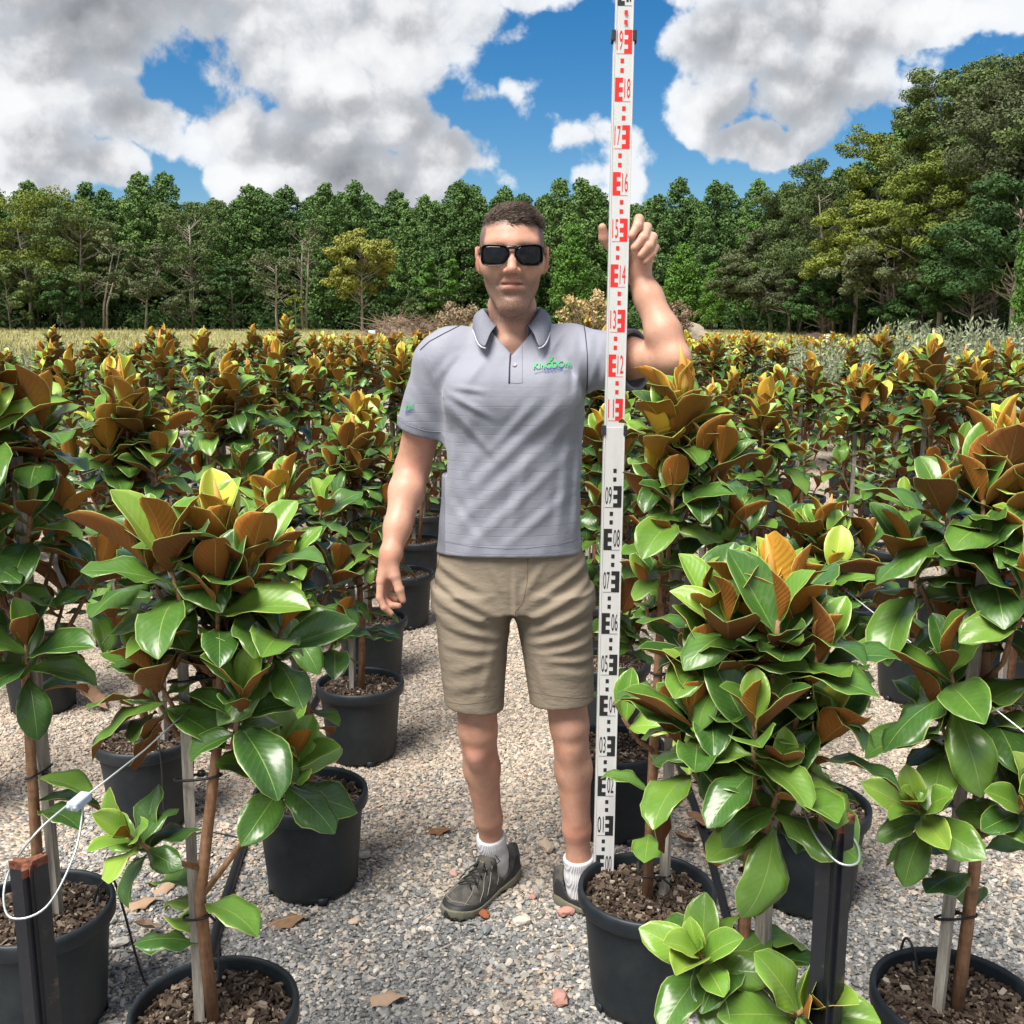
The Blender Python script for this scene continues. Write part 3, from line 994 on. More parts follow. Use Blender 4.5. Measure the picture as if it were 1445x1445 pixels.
def mulch_mesh(seed, n):
    rg = np.random.default_rng(seed)
    mb = MB()
    for k in range(n):
        r = 0.142 * math.sqrt(rg.random())
        a = rg.random() * 6.283
        L = 0.005 + 0.016 * rg.random() ** 2
        rot = Matrix.Rotation(rg.random() * 6.28, 3, 'Z') @ Matrix.Rotation(rg.normal() * 0.35, 3, 'X') @ Matrix.Rotation(rg.normal() * 0.35, 3, 'Y')
        mb.box((r * math.cos(a), r * math.sin(a), SOIL_Z + 0.008 + 0.006 * rg.random()), (L, L * (0.25 + 0.4 * rg.random()), 0.003 + 0.003 * rg.random()), rot)
    me = mb.mesh('mulch', False)
    me.materials.append(M_CHIP)
    return me


MULCH = [mulch_mesh(k, 900) for k in range(3)]
bb = MB()
bb.tube([(0, 0, 0), (0, 0.01, 0.03), (0, 0.012, 0.075), (0, 0.010, 0.115)], [0.006, 0.011, 0.008, 0.0015], 8)
BUD_ME = bb.mesh('bud')
BUD_ME.materials.append(M_BUD)


def frame(pos, d, nrm, size, roll=0.0):
    d = d / np.linalg.norm(d)
    nrm = nrm - d * nrm.dot(d)
    nrm = nrm / (np.linalg.norm(nrm) + 1e-9)
    x = np.cross(d, nrm)
    if roll:
        x, nrm = x * math.cos(roll) + nrm * math.sin(roll), nrm * math.cos(roll) - x * math.sin(roll)
    m = np.eye(4)
    m[:3, 0], m[:3, 1], m[:3, 2], m[:3, 3] = x * size, d * size, nrm * size, pos
    return m


def rosette(rg, base, axis, n, span, young, fresh, size, t0=14, t1=86, droop=0.0):
    """leaves in a spiral along the last stretch of a shoot; the newest stand upright, the oldest spread"""
    axis = axis / np.linalg.norm(axis)
    ref = np.cross(axis, [0.3, 0.9, 0.2])
    ref /= np.linalg.norm(ref)
    ref2 = np.cross(axis, ref)
    out = []
    a0 = rg.random() * 6.28
    for k in range(n):
        f = k / max(1, n - 1)
        th = R(t0 + (t1 - t0) * f ** 0.85 + rg.normal() * 7)
        a = a0 + k * 2.39996 + rg.normal() * 0.2
        r = ref * math.cos(a) + ref2 * math.sin(a)
        d = axis * math.cos(th) + r * math.sin(th)
        nrm = axis * math.sin(th) - r * math.cos(th)
        d = d + np.array([0, 0, -droop * f * (0.4 + 0.9 * rg.random())])
        pos = base - axis * span * f
        age = 2 if k < young else (1 if k < young + fresh else 0)
        sz = size * (0.66 + 0.34 * min(1, f * 2.5 + 0.15 * rg.random())) * (0.68 + 0.50 * rg.random())
        if f < 0.28:
            sh = (0, 4, 1)[rg.integers(3)]
        elif f < 0.62:
            sh = (1, 4, 2, 7)[rg.integers(4)]
        else:
            sh = (2, 3, 5, 6, 7)[rg.integers(5)]
        out.append((frame(pos, d, nrm, sz, rg.normal() * 0.16), sh, age))
    return out


def grow(seed, H, crown0=0.42, nbr=13, width=0.23, lean=(0, 0), leaf=0.15, top_young=4, shoots=(), dens=1.0, xmin=None):
    """returns trunk points, branches [(points, leaves)] and leader leaves, in coordinates of the pot base"""
    rg = np.random.default_rng(seed)
    z0 = SOIL_Z
    tip = np.array([lean[0], lean[1], H - 0.135])
    w1 = rg.normal(size=2) * 0.012
    trunk = [np.array([0, 0, z0 - 0.06]), np.array([w1[0], w1[1], z0 + 0.25 * (H - z0)]), np.array([lean[0] * 0.45 - w1[1], lean[1] * 0.45 + w1[0], z0 + 0.55 * (H - z0)]),
             np.array([lean[0] * 0.8, lean[1] * 0.8, z0 + 0.8 * (H - z0)]), tip]

    def on_trunk(z):
        for a, b in zip(trunk[:-1], trunk[1:]):
            if z <= b[2]:
                f = (z - a[2]) / (b[2] - a[2])
                return a + (b - a) * f
        return tip
    lead = rosette(rg, tip, np.array([lean[0] * 0.2, lean[1] * 0.2, 1.0]), int(20 * dens) + 3, 0.25, top_young, 5, leaf * 1.05, 9, 74, 0.03)
    branches = []
    a = rg.random() * 6.28
    for k in range(nbr):
        f = (k + 0.5 * rg.random()) / nbr
        z = H * (crown0 + (0.78 - crown0) * f)
        a += 2.39996 + rg.normal() * 0.3
        prof = math.sin(math.pi * min(1, 0.22 + 0.70 * f)) ** 0.7
        L = width * prof * (0.7 + 0.5 * rg.random())
        b0 = on_trunk(z)
        el = 0.5 + 0.5 * f + rg.normal() * 0.12
        dr = np.array([math.cos(a) * math.cos(el), math.sin(a) * math.cos(el), math.sin(el)])
        if xmin is not None and dr[0] < 0:
            dr[0] *= 0.35
        mid = b0 + dr * L * 0.55 + np.array([0, 0, -0.02])
        end = b0 + dr * L + np.array([0, 0, 0.055 + 0.05 * f])
        ax = (end - mid) / np.linalg.norm(end - mid) + np.array([0, 0, 0.5 + 0.6 * f])
        n = int((7 + rg.integers(4)) * dens)
        yg = int(rg.random() < 0.40 * f) * (1 + int(rg.random() < 0.5))
        lv = rosette(rg, end, ax, n, 0.09, yg, 1 + int(2 * f + rg.random()), leaf * (0.92 + 0.1 * f), 16, 98, 0.28 * (1 - f) + 0.05)
        branches.append(([b0, mid, end], lv))
    for (dx, dy, z, ez, n, lf) in shoots:                    # single low side shoots
        b0 = on_trunk(z)
        end = np.array([dx, dy, ez])
        mid = b0 * 0.5 + end * 0.5 + np.array([0, 0, -0.015])
        ax = (end - b0) / np.linalg.norm(end - b0) + np.array([0, -0.25, 0.55])
        branches.append(([b0, mid, end], rosette(rg, end, ax, n, 0.06, 0, 4 + n // 4, lf, 18, 92, 0.10)))
    # a few single leaves straight from the trunk below the crown
    for k in range(int(5 + rg.integers(5))):
        z = SOIL_Z + 0.12 + (H * crown0 - SOIL_Z) * rg.random()
        aa = rg.random() * 6.28
        th = R(60 + 30 * rg.random())
        r = np.array([math.cos(aa), math.sin(aa), 0])
        d = np.array([0, 0, 1.0]) * math.cos(th) + r * math.sin(th) + np.array([0, 0, -0.2])
        lead.append((frame(on_trunk(z) + r * 0.01, d, np.array([0, 0, 1.0]) - r * 0.3, leaf * (0.75 + 0.3 * rg.random())), int((2, 3, 5, 6)[rg.integers(4)]), int(rg.random() < 0.3)))
    if xmin is not None:                                     # nothing grows across this side
        keep = lambda l: (l[0][:3, 3] + l[0][:3, 1])[0] > xmin or l[0][2, 3] < 0.62
        branches = [(p, [l for l in lv if keep(l)]) for p, lv in branches]
        lead = [l for l in lead if keep(l)]
    return trunk, branches, lead


STAKE_ME = {}


def stake_mesh(h):
    k = round(h, 1)
    if k not in STAKE_ME:
        mb = MB()
        mb.box((0, 0, (SOIL_Z - 0.05 + k) / 2), (0.019, 0.019, k - SOIL_Z + 0.05))
        STAKE_ME[k] = mb.mesh('stake', False)
        STAKE_ME[k].materials.append(M_STAKE)
    return STAKE_ME[k]


def trunk_mesh(pts, r0=0.0135):
    mb = MB()
    n = len(pts)
    mb.tube(pts, [r0 * (1 - 0.62 * i / (n - 1)) for i in range(n)], 9)
    me = mb.mesh('trunk')
    me.materials.append(M_BARK)
    return me


def tie_mesh(p, q, seed):
    mb = MB()
    c = (Vector(p) + Vector(q)) / 2
    d = (Vector(q) - Vector(p))
    ax = d.normalized()
    ay = Vector((-ax.y, ax.x, 0))
    ra, rb = d.length / 2 + 0.016, 0.016
    ring = [c + ax * (ra * math.cos(t)) + ay * (rb * math.sin(t)) + Vector((0, 0, 0.006 * math.sin(t + seed))) for t in np.linspace(0, 6.2832, 20)]
    mb.tube(ring, 0.0026, 5)
    k = c - ay * 0.016
    mb.tube([k, k + Vector((0.008, -0.004, 0.004)), k + Vector((0.03, -0.012, -0.012))], 0.0026, 5)
    mb.box(k, (0.012, 0.009, 0.01))
    me = mb.mesh('tie')
    me.materials.append(M_TIE)
    return me


def magnolia(x, y, H, seed, label, group=None, rot=0.0, stake=(-0.032, -0.005), ties=(0.5, 0.8), pot=True, **kw):
    """a potted magnolia with every leaf a piece of its own"""
    root = empty('potted_magnolia', (x, y, 0.0), label=label, cat='potted tree', group=group)
    trunk, branches, lead = grow(seed, H, **kw)
    p = link_mesh('pot', POT_ME, root)
    p.rotation_euler.z = rot
    s = link_mesh('soil', SOIL_ME, p)
    link_mesh('mulch', MULCH[seed % 3], p, kind='stuff')
    link_mesh('trunk', trunk_mesh(trunk), root)
    st = link_mesh('stake', stake_mesh(H * 0.80), root)
    st.location = (stake[0], stake[1], 0)
    st.rotation_euler = (0.012 * math.sin(seed), 0.015 * math.cos(seed * 1.7), seed)
    for f in ties:
        z = SOIL_Z + f * (H * 0.8 - SOIL_Z)
        pts = [np.asarray(t) for t in trunk]
        k = next((i for i in range(len(pts) - 1) if pts[i + 1][2] > z), len(pts) - 2)
        u = (z - pts[k][2]) / (pts[k + 1][2] - pts[k][2])
        c = pts[k] + (pts[k + 1] - pts[k]) * u
        link_mesh('tie', tie_mesh(c, (stake[0], stake[1], z), seed), root)
    for pts, lv in branches:
        mb = MB()
        mb.tube(pts, [0.0065, 0.005, 0.0036], 6)
        br = mb.build('branch', M_BARK, root)
        for m, sh, age in lv:
            o = bpy.data.objects.new('leaf', LEAF_ME[sh, age])
            COL.objects.link(o)
            o.parent = br
            o.matrix_local = Matrix(m.tolist())
    for m, sh, age in lead:
        o = bpy.data.objects.new('leaf', LEAF_ME[sh, age])
        COL.objects.link(o)
        o.parent = root
        o.matrix_local = Matrix(m.tolist())
    b = link_mesh('bud', BUD_ME, root)
    b.location = Vector(trunk[-1]) + Vector((0, 0, -0.01))
    b.rotation_euler = (0.1, 0.08, seed)
    return root


def joined(seed, H, tint=0, **kw):
    """trunk and foliage meshes of a tree too far off to show single leaves well"""
    trunk, branches, lead = grow(seed, H, **kw)
    mb = MB()
    n = len(trunk)
    mb.tube(trunk, [0.0135 * (1 - 0.62 * i / (n - 1)) for i in range(n)], 6)
    for pts, _ in branches:
        mb.tube(pts, [0.0065, 0.005, 0.0036], 4, cap=False)
    tm = mb.mesh('trunk')
    tm.materials.append(M_BARK)
    Vs, Fs, Ms, Us, o = [], [], [], [], 0
    for m, sh, age in lead + [l for b in branches for l in b[1]]:
        v, f, mi, uv = LEAF_LO[sh]
        Vs.append(v @ m[:3, :3].T + m[:3, 3])
        Fs.append(f + o)
        Ms.append(mi + 2 * min(2, age + tint))
        Us.append(uv)
        o += len(v)
    fm = np_mesh('foliage', np.concatenate(Vs), np.concatenate(Fs), True, np.concatenate(Ms), np.concatenate(Us))
    for a in range(3):
        fm.materials.append(LEAF_T[a])
        fm.materials.append(LEAF_U[a])
    return tm, fm


SOIL_HID = SOIL_ME
ORD = 'first second third fourth fifth sixth seventh eighth ninth tenth eleventh twelfth thirteenth fourteenth fifteenth sixteenth seventeenth eighteenth nineteenth twentieth'.split()

# --- the trees one can tell apart, nearest the path
GP = 'potted magnolias in the nursery rows'
magnolia(-1.06, 2.10, 1.60, 3, 'tall potted magnolia with upright orange top leaves behind the tarred post and clip', GP, stake=(0.035, 0.012), ties=(0.35,),
         crown0=0.50, nbr=16, dens=1.15, width=0.194, lean=(-0.05, 0.0), leaf=0.157, top_young=3)
magnolia(-0.571, 1.76, 1.335, 5, 'potted magnolia whose grey stake carries the tight wire from the post', GP, stake=(-0.030, -0.008), ties=(0.28, 0.62, 0.85),
         crown0=0.60, nbr=14, dens=1.15, width=0.173, lean=(0.055, 0.0), leaf=0.157, top_young=3, shoots=((-0.10, -0.10, 0.58, 0.69, 12, 0.115), (0.17, -0.03, 0.52, 0.79, 12, 0.135)))
magnolia(-1.16, 3.07, 1.50, 9, 'potted magnolia on bare thin stem beside a curled brown fallen leaf', GP, crown0=0.50, nbr=16, dens=1.15, width=0.187, leaf=0.147, stake=(0.045, 0.02))
magnolia(-0.565, 2.68, 1.24, 11, 'short potted magnolia with lime top, next along the path from the wired one', GP, crown0=0.48, nbr=15, dens=1.15, width=0.180, leaf=0.142,
         shoots=((-0.02, -0.24, 0.40, 0.56, 10, 0.14),), lean=(-0.06, 0))
magnolia(-1.08, 3.92, 1.49, 15, 'potted magnolia behind the bare-stemmed one, brown top leaves crowded together', GP, crown0=0.40, nbr=17, dens=1.15, width=0.180, leaf=0.142)
magnolia(-0.555, 3.57, 1.30, 17, 'potted magnolia whose pot stands just below the hanging hand', GP, crown0=0.45, nbr=15, dens=1.15, width=0.158, leaf=0.133, top_young=4)
magnolia(0.313, 2.18, 1.56, 23, 'potted magnolia beside the man with the measuring staff standing in its pot', GP, stake=(0.040, 0.012), ties=(0.06, 0.55),
         crown0=0.56, nbr=16, dens=1.15, width=0.158, lean=(0.045, 0.0), leaf=0.142, top_young=3, xmin=-0.085, shoots=((-0.075, -0.10, 0.62, 0.74, 9, 0.115), (0.05, -0.14, 0.66, 0.74, 8, 0.14)))
magnolia(0.372, 1.49, 1.295, 29, 'potted magnolia with yellow and orange crown beside the rusty-topped post', GP, stake=(0.030, 0.006), ties=(0.6,),
         crown0=0.60, nbr=17, dens=1.15, width=0.151, lean=(0.012, 0.0), leaf=0.142, top_young=6, shoots=((-0.085, -0.07, 0.52, 0.62, 13, 0.115), (0.075, -0.10, 0.45, 0.55, 13, 0.13)))
magnolia(0.817, 2.61, 1.17, 31, 'short potted magnolia behind the yellow-crowned one, its pot beside the clip', GP, crown0=0.52, nbr=14, dens=1.15, width=0.158, leaf=0.138)
magnolia(0.865, 1.79, 1.48, 37, 'tall potted magnolia with one huge lime leaf and bud at its top', GP, stake=(-0.040, -0.004), ties=(0.22,),
         crown0=0.52, nbr=16, dens=1.15, width=0.180, lean=(0.0, 0.0), leaf=0.157, top_young=3, shoots=((-0.14, -0.08, 0.60, 0.72, 12, 0.115), (0.03, -0.14, 0.62, 0.76, 12, 0.13)))

FAR = [joined(300 + k, 1.42 + 0.05 * (k % 4), crown0=0.34 + 0.05 * (k % 3), nbr=14, width=0.17, leaf=0.135, top_young=1 + k % 3) for k in range(8)]
MIX_DETAIL = 8.4
rows = []
for side in (-1, 1):
    for k in range(14):
        if side < 0:
            xr = (-0.57, -1.10)[k % 2] - 1.38 * (k // 2)
        else:
            xr = (0.33, 0.84)[k % 2] + 1.36 * (k // 2)
        rows.append((side, k, xr))
placed = {(-1, 0): 3, (-1, 1): 3, (1, 0): 2, (1, 1): 2}
start = {(-1, 0): 4.36, (-1, 1): 4.78, (1, 0): 2.98, (1, 1): 3.44}
n_near = n_far = 0
for side, k, xr in rows:
    who = 'free-hand' if side < 0 else 'staff'
    y = start.get((side, k), 1.9 + 0.6 * prng.random())
    num = placed.get((side, k), 0)
    while y < 17.0:
        # in view of a camera near this one
        end = 17.0 if abs(xr) < 1.4 else (11.8 if abs(xr) < 2.6 else 9.8 if side > 0 else 11.0)
        if abs(xr) < y * 0.56 + 0.45 and y < end:
            num += 1
            x = xr + prng.normal() * 0.03
            yy = y + prng.normal() * 0.04
            H = float(np.clip(1.47 + prng.normal() * 0.10, 1.22, 1.66))
            row_name = ORD[k] + ' row from the path on the ' + who + ' side'
            lab = 'potted magnolia, ' + ORD[min(num - 1, 19)] + ' pot back in the ' + row_name
            if y < MIX_DETAIL:
                magnolia(x, yy, H, int(prng.integers(1, 9999)), lab, GP, crown0=0.34 + 0.14 * prng.random(), nbr=14 if y < 5.5 else 12, width=0.165, leaf=0.135,
                         top_young=2 + int(prng.integers(3)), ties=(0.5,), dens=1.05 if y < 5.5 else 0.9, lean=(prng.normal() * 0.02, prng.normal() * 0.02))
                n_near += 1
            else:
                tm, fm = FAR[int(prng.integers(8))]
                root = empty('potted_magnolia', (x, yy, 0), label=lab, cat='potted tree', group=GP)
                root.rotation_euler.z = prng.random() * 6.28
                sc = 0.93 + 0.16 * prng.random()
                for nm, me in (('pot', POT_ME), ('soil', SOIL_ME), ('trunk', tm), ('foliage', fm)):
                    o = link_mesh(nm, me, root)
                    if nm in ('trunk', 'foliage'):
                        o.scale = (sc, sc, sc)
                st = link_mesh('stake', stake_mesh(1.1), root)
                st.location = (0.035, 0.01, 0)
                n_far += 1
        y += 0.86
print('magnolias', n_near, n_far, 'objects', len(bpy.data.objects))
# ------------------------------------------------------------------ beyond the magnolia rows
frng = np.random.default_rng(11)
M_SAGE = foliage_mat('silver_green_leaves', [(0.0, (0.13, 0.16, 0.09)), (0.5, (0.25, 0.29, 0.17)), (1.0, (0.40, 0.44, 0.29))])
M_TWIG = material('grey_twig', (0.20, 0.17, 0.13), 0.9)


def wispy(seed, H, w, n):
    """upright wiry shrub: many ascending shoots set with narrow leaves"""
    rg = np.random.default_rng(seed)
    tb = MB()
    V = []
    for k in range(n):
        a = rg.random() * 6.28
        r0 = w * 0.25 * rg.random()
        r1 = w * (0.25 + 0.75 * rg.random())
        h = H * (0.55 + 0.45 * rg.random()) * (1.0 - 0.25 * (r1 / w) ** 2)
        p0 = np.array([r0 * math.cos(a), r0 * math.sin(a), 0.20])
        p2 = np.array([r1 * math.cos(a), r1 * math.sin(a), h])
        p1 = p0 * 0.45 + p2 * 0.55 + np.array([math.cos(a), math.sin(a), 0]) * 0.06
        if k % 3 == 0:
            tb.tube([p0, p1, p2], [0.005, 0.004, 0.0015], 4, cap=False)
        m = 34
        for j in range(m):
            t = 0.15 + 0.85 * rg.random()
            c = (1 - t) ** 2 * p0 + 2 * t * (1 - t) * p1 + t * t * p2
            d = rg.normal(size=3) * 0.7 + np.array([0, 0, 0.9])
            d /= np.linalg.norm(d)
            s = np.cross(d, rg.normal(size=3))
            s /= np.linalg.norm(s)
            L = 0.032 + 0.036 * rg.random()
            V += [c, c + d * L * 0.5 + s * 0.0085, c + d * L, c + d * L * 0.5 - s * 0.0085]
    V = np.array(V)
    fm = np_mesh('foliage', V, np.arange(len(V)).reshape(-1, 4), False)
    fm.materials.append(M_SAGE)
    tm = tb.mesh('stems')
    tm.materials.append(M_TWIG)
    return fm, tm


WISPY = [wispy(k, 1.15, 0.44, 105) for k in range(3)]


def sage(x, y, s, k, label, group):
    root = empty('wiry_shrub', (x, y, ground_z(x, y)), label=label, cat='shrub', group=group)
    root.rotation_euler.z = k * 1.7
    root.scale = (s * (0.9 + 0.3 * frng.random()), s, s)
    link_mesh('foliage', WISPY[k % 3][0], root)
    link_mesh('stems', WISPY[k % 3][1], root)


k = 0
for yy in (10.9, 11.8, 12.8, 13.9, 15.1, 16.4):
    for xx in np.arange(0.27 * yy, 0.58 * yy, 0.74):
        sage(xx + frng.normal() * 0.12, yy + frng.normal() * 0.15, (1.12 if xx < 0.36 * yy else 1.34) + 0.18 * frng.random(), k, 'tall silver-green wiry shrub between the magnolias and the tree belt', 'silver-green shrubs near the tree belt')
        k += 1
for yy in (12.0, 13.2, 14.4, 15.8, 17.4, 19.0):
    for xx in np.concatenate([np.arange(-0.58 * yy, -0.24 * yy, 0.85), np.arange(0.10 * yy, 0.26 * yy, 0.9) if yy > 17 else []]):
        sage(xx + frng.normal() * 0.15, yy + frng.normal() * 0.2, 0.94 + 0.24 * frng.random(), k, 'silver-green wiry shrub in the bed behind the magnolia rows', 'silver-green shrubs behind the magnolias')
        k += 1

# rows of small golden-leaved stock far behind
GOLD = [joined(700 + q, 1.2, tint=1, crown0=0.30, nbr=9, width=0.28, leaf=0.19, top_young=5, dens=0.7) for q in range(3)]
for yy in (22.0, 24.0, 26.5, 29.5, 33.0):
    for xx in np.arange(-4.0 if yy < 26 else -3.0, yy * 0.40, 0.95):
        q = int(frng.integers(3))
        root = empty('golden_plant', (xx + frng.normal() * 0.1, yy, ground_z(xx, yy)), label='small golden-leaved potted plant in the far rows behind the silver-green shrubs', cat='potted plant', group='golden potted plants in the far rows')
        root.rotation_euler.z = frng.random() * 6.28
        root.scale = (1.15, 1.15, 1.0 + 0.2 * frng.random())
        for nm, me in (('pot', POT_ME), ('trunk', GOLD[q][0]), ('foliage', GOLD[q][1])):
            link_mesh(nm, me, root)


# dry grass of the field: tufts, one mass
def tufts():
    rg = np.random.default_rng(5)
    V = []
    n = 9000
    for k in range(n):
        y = 44 + 58 * rg.random() ** 1.2
        x = (rg.random() * 2 - 1) * y * 0.56
        z = ground_z(x, y)
        h = 0.14 + 0.22 * rg.random()
        a = rg.random() * 3.14
        w = 0.25 + 0.3 * rg.random()
        c, s = math.cos(a) * w, math.sin(a) * w
        for j in range(3):
            o = (rg.random() - 0.5) * 2
            lean = rg.normal() * 0.15
            V += [(x + c * o, y + s * o, z - 0.02), (x + c * (o + 0.16), y + s * (o + 0.16), z - 0.02), (x + c * (o + 0.10) + lean, y + s * (o + 0.1), z + h), (x + c * (o + 0.06) + lean, y + s * (o + 0.06), z + h)]
    V = np.array(V)
    return np_mesh('dry_grass', V, np.arange(len(V)).reshape(-1, 4), False)


M_GRASS = foliage_mat('dry_grass_blades', [(0.0, (0.20, 0.22, 0.07)), (0.5, (0.36, 0.34, 0.14)), (1.0, (0.48, 0.43, 0.22))])
link_mesh('dry_grass', tufts(), None, [M_GRASS], kind='stuff', label='pale dry grass of the field before the wood', cat='grass')


# mounds of soil and brush
def mound(px, py, y, w, h, mat, label, brush=0, name='soil_mound'):
    c = at_y(px, py, y)
    rg = np.random.default_rng(int(px))
    n, m = 28, 10
    V, F = [], []
    for i in range(m):
        for k_ in range(n):
            r = w * i / (m - 1)
            a = 6.2832 * k_ / n
            z = h * (math.cos(math.pi * min(1, i / (m - 1)) * 0.5) ** 1.4) * (0.85 + 0.3 * rg.random()) - 0.05
            V.append((r * math.cos(a) * (0.9 + 0.2 * rg.random()), r * math.sin(a) * 0.7, z))
            if i < m - 1:
                F.append((i * n + k_, (i + 1) * n + k_, (i + 1) * n + (k_ + 1) % n, i * n + (k_ + 1) % n))
    root = empty(name, (c.x, y, ground_z(c.x, y)), label=label, cat='mound')
    link_mesh('heap', np_mesh('heap', V, F), root, [mat])
    if brush:
        tb = MB()
        for k_ in range(brush):
            a = rg.random() * 6.28
            r = w * 0.95 * math.sqrt(rg.random())
            p = np.array([r * math.cos(a), r * math.sin(a) * 0.7, h * (1 - (r / w) ** 2) * 0.9])
            d = rg.normal(size=3) * np.array([1, 1, 0.5]) + np.array([0, 0, 0.35])
            L = 0.5 + 0.8 * rg.random()
            tb.tube([p, p + d * L * 0.5 + rg.normal(size=3) * 0.1, p + d * L], [0.035, 0.025, 0.01], 3, cap=False)
        o = tb.build('brushwood', M_DRY, root)
        o['kind'] = 'stuff'
    return root


M_EARTH = material('brown_earth', rough=0.95, spec=0.1, build=lambda t, p: t.put(p.inputs['Base Color'], t.ramp(t.noise(t.n('ShaderNodeTexCoord').outputs['Object'], 3.0, 5.0, 0.7).outputs[0], [(0.3, (0.12, 0.085, 0.06)), (0.7, (0.30, 0.23, 0.17))])))
M_DARKEARTH = material('dark_compost', rough=0.95, spec=0.1, build=lambda t, p: t.put(p.inputs['Base Color'], t.ramp(t.noise(t.n('ShaderNodeTexCoord').outputs['Object'], 4.0, 5.0, 0.7).outputs[0], [(0.3, (0.05, 0.035, 0.03)), (0.7, (0.10, 0.075, 0.065))])))
M_SAND = material('pale_earth', rough=0.95, spec=0.1, build=lambda t, p: t.put(p.inputs['Base Color'], t.ramp(t.noise(t.n('ShaderNodeTexCoord').outputs['Object'], 3.0, 5.0, 0.7).outputs[0], [(0.3, (0.25, 0.20, 0.15)), (0.7, (0.48, 0.41, 0.33))])))
mound(562, 470, 78, 2.6, 1.5, M_EARTH, 'brown heap of earth and dead brush before the wood', 260)
mound(600, 470, 80, 3.0, 1.0, M_EARTH, 'long low heap of dry brush next to the taller brown heap', 220)
mound(968, 470, 70, 2.4, 1.3, M_SAND, 'pale heap of soil just beyond the raised elbow')
mound(1150, 482, 62, 1.9, 0.75, M_DARKEARTH, 'dark rounded compost heap at the foot of the tree belt')


def dry_shrub(px, ptop, y, w, mat, label):
    rg = np.random.default_rng(int(px) + 3)
    top = at_y(px, ptop, y)
    h = top.z - ground_z(top.x, y)
    root = empty('dry_shrub', (top.x, y, ground_z(top.x, y)), label=label, cat='shrub')
    tb = MB()
    cs = []
    for k_ in range(60):
        a = rg.random() * 6.28
        r = w * math.sqrt(rg.random())
        e = np.array([r * math.cos(a), r * math.sin(a), h * (0.45 + 0.55 * rg.random()) * (1 - 0.3 * (r / w) ** 2)])
        tb.tube([(0.1 * math.cos(a), 0.1 * math.sin(a), 0), e * 0.5 + rg.normal(size=3) * 0.15, e], [0.05, 0.03, 0.012], 3, cap=False)
        cs.append(e)
    tb.build('twigs', M_DRY, root)
    link_mesh('crown', crown_mesh('crown', cs, [0.28] * len(cs), [22] * len(cs), 0.10, mat), root)


dry_shrub(832, 405, 62, 1.9, M_STRAW, 'straw-coloured dead shrub between the man\'s head and the staff')
dry_shrub(652, 425, 66, 1.6, M_DRY, 'grey-brown leafless shrub behind the man\'s shoulder')
dry_shrub(955, 425, 68, 1.3, M_DRY, 'brown leafless shrub behind the raised forearm')

# white marker posts by the tree belt, and a small pale sign by the brush heap
M_WHITE = material('white_paint', (0.75, 0.75, 0.73), 0.5)
for px, pt, y, lab in ((1169, 472, 48, 'white marker post beside the dark compost heap'), (1320, 464, 42, 'taller white marker post behind the silver-green shrubs')):
    b = at_y(px, pt, y)
    mb = MB()
    mb.tube([(0, 0, -0.3), (0, 0, b.z - ground_z(b.x, y) - 0.03), (0, 0, b.z - ground_z(b.x, y))], [0.11, 0.11, 0.09], 10)
    mb.tube([(0, 0, b.z - ground_z(b.x, y)), (0, 0, b.z - ground_z(b.x, y) + 0.02)], [0.125, 0.125], 10)
    o = mb.build('marker_post', M_WHITE, label=lab, cat='post')
    o.location = (b.x, y, ground_z(b.x, y))
b = at_y(525, 472, 46)
sg = empty('field_sign', (b.x, 46, 0), label='small white and pale blue notice board before the brown brush heap', cat='sign')
mb = MB()
mb.box((0, 0, 0.55), (0.05, 0.05, 1.1))
mb.build('leg', M_WHITE, sg)
mb = MB()
mb.box((0, -0.035, b.z), (0.30, 0.02, 0.36))
mb.build('board', material('pale_blue_board', (0.45, 0.68, 0.72), 0.5), sg)
# a white clipped label and shed cloth are not visible at this scale
# ------------------------------------------------------------------ the man
def smin(a, b, k):
    h = np.maximum(k - np.abs(a - b), 0) / k
    return np.minimum(a, b) - h * h * k * 0.25


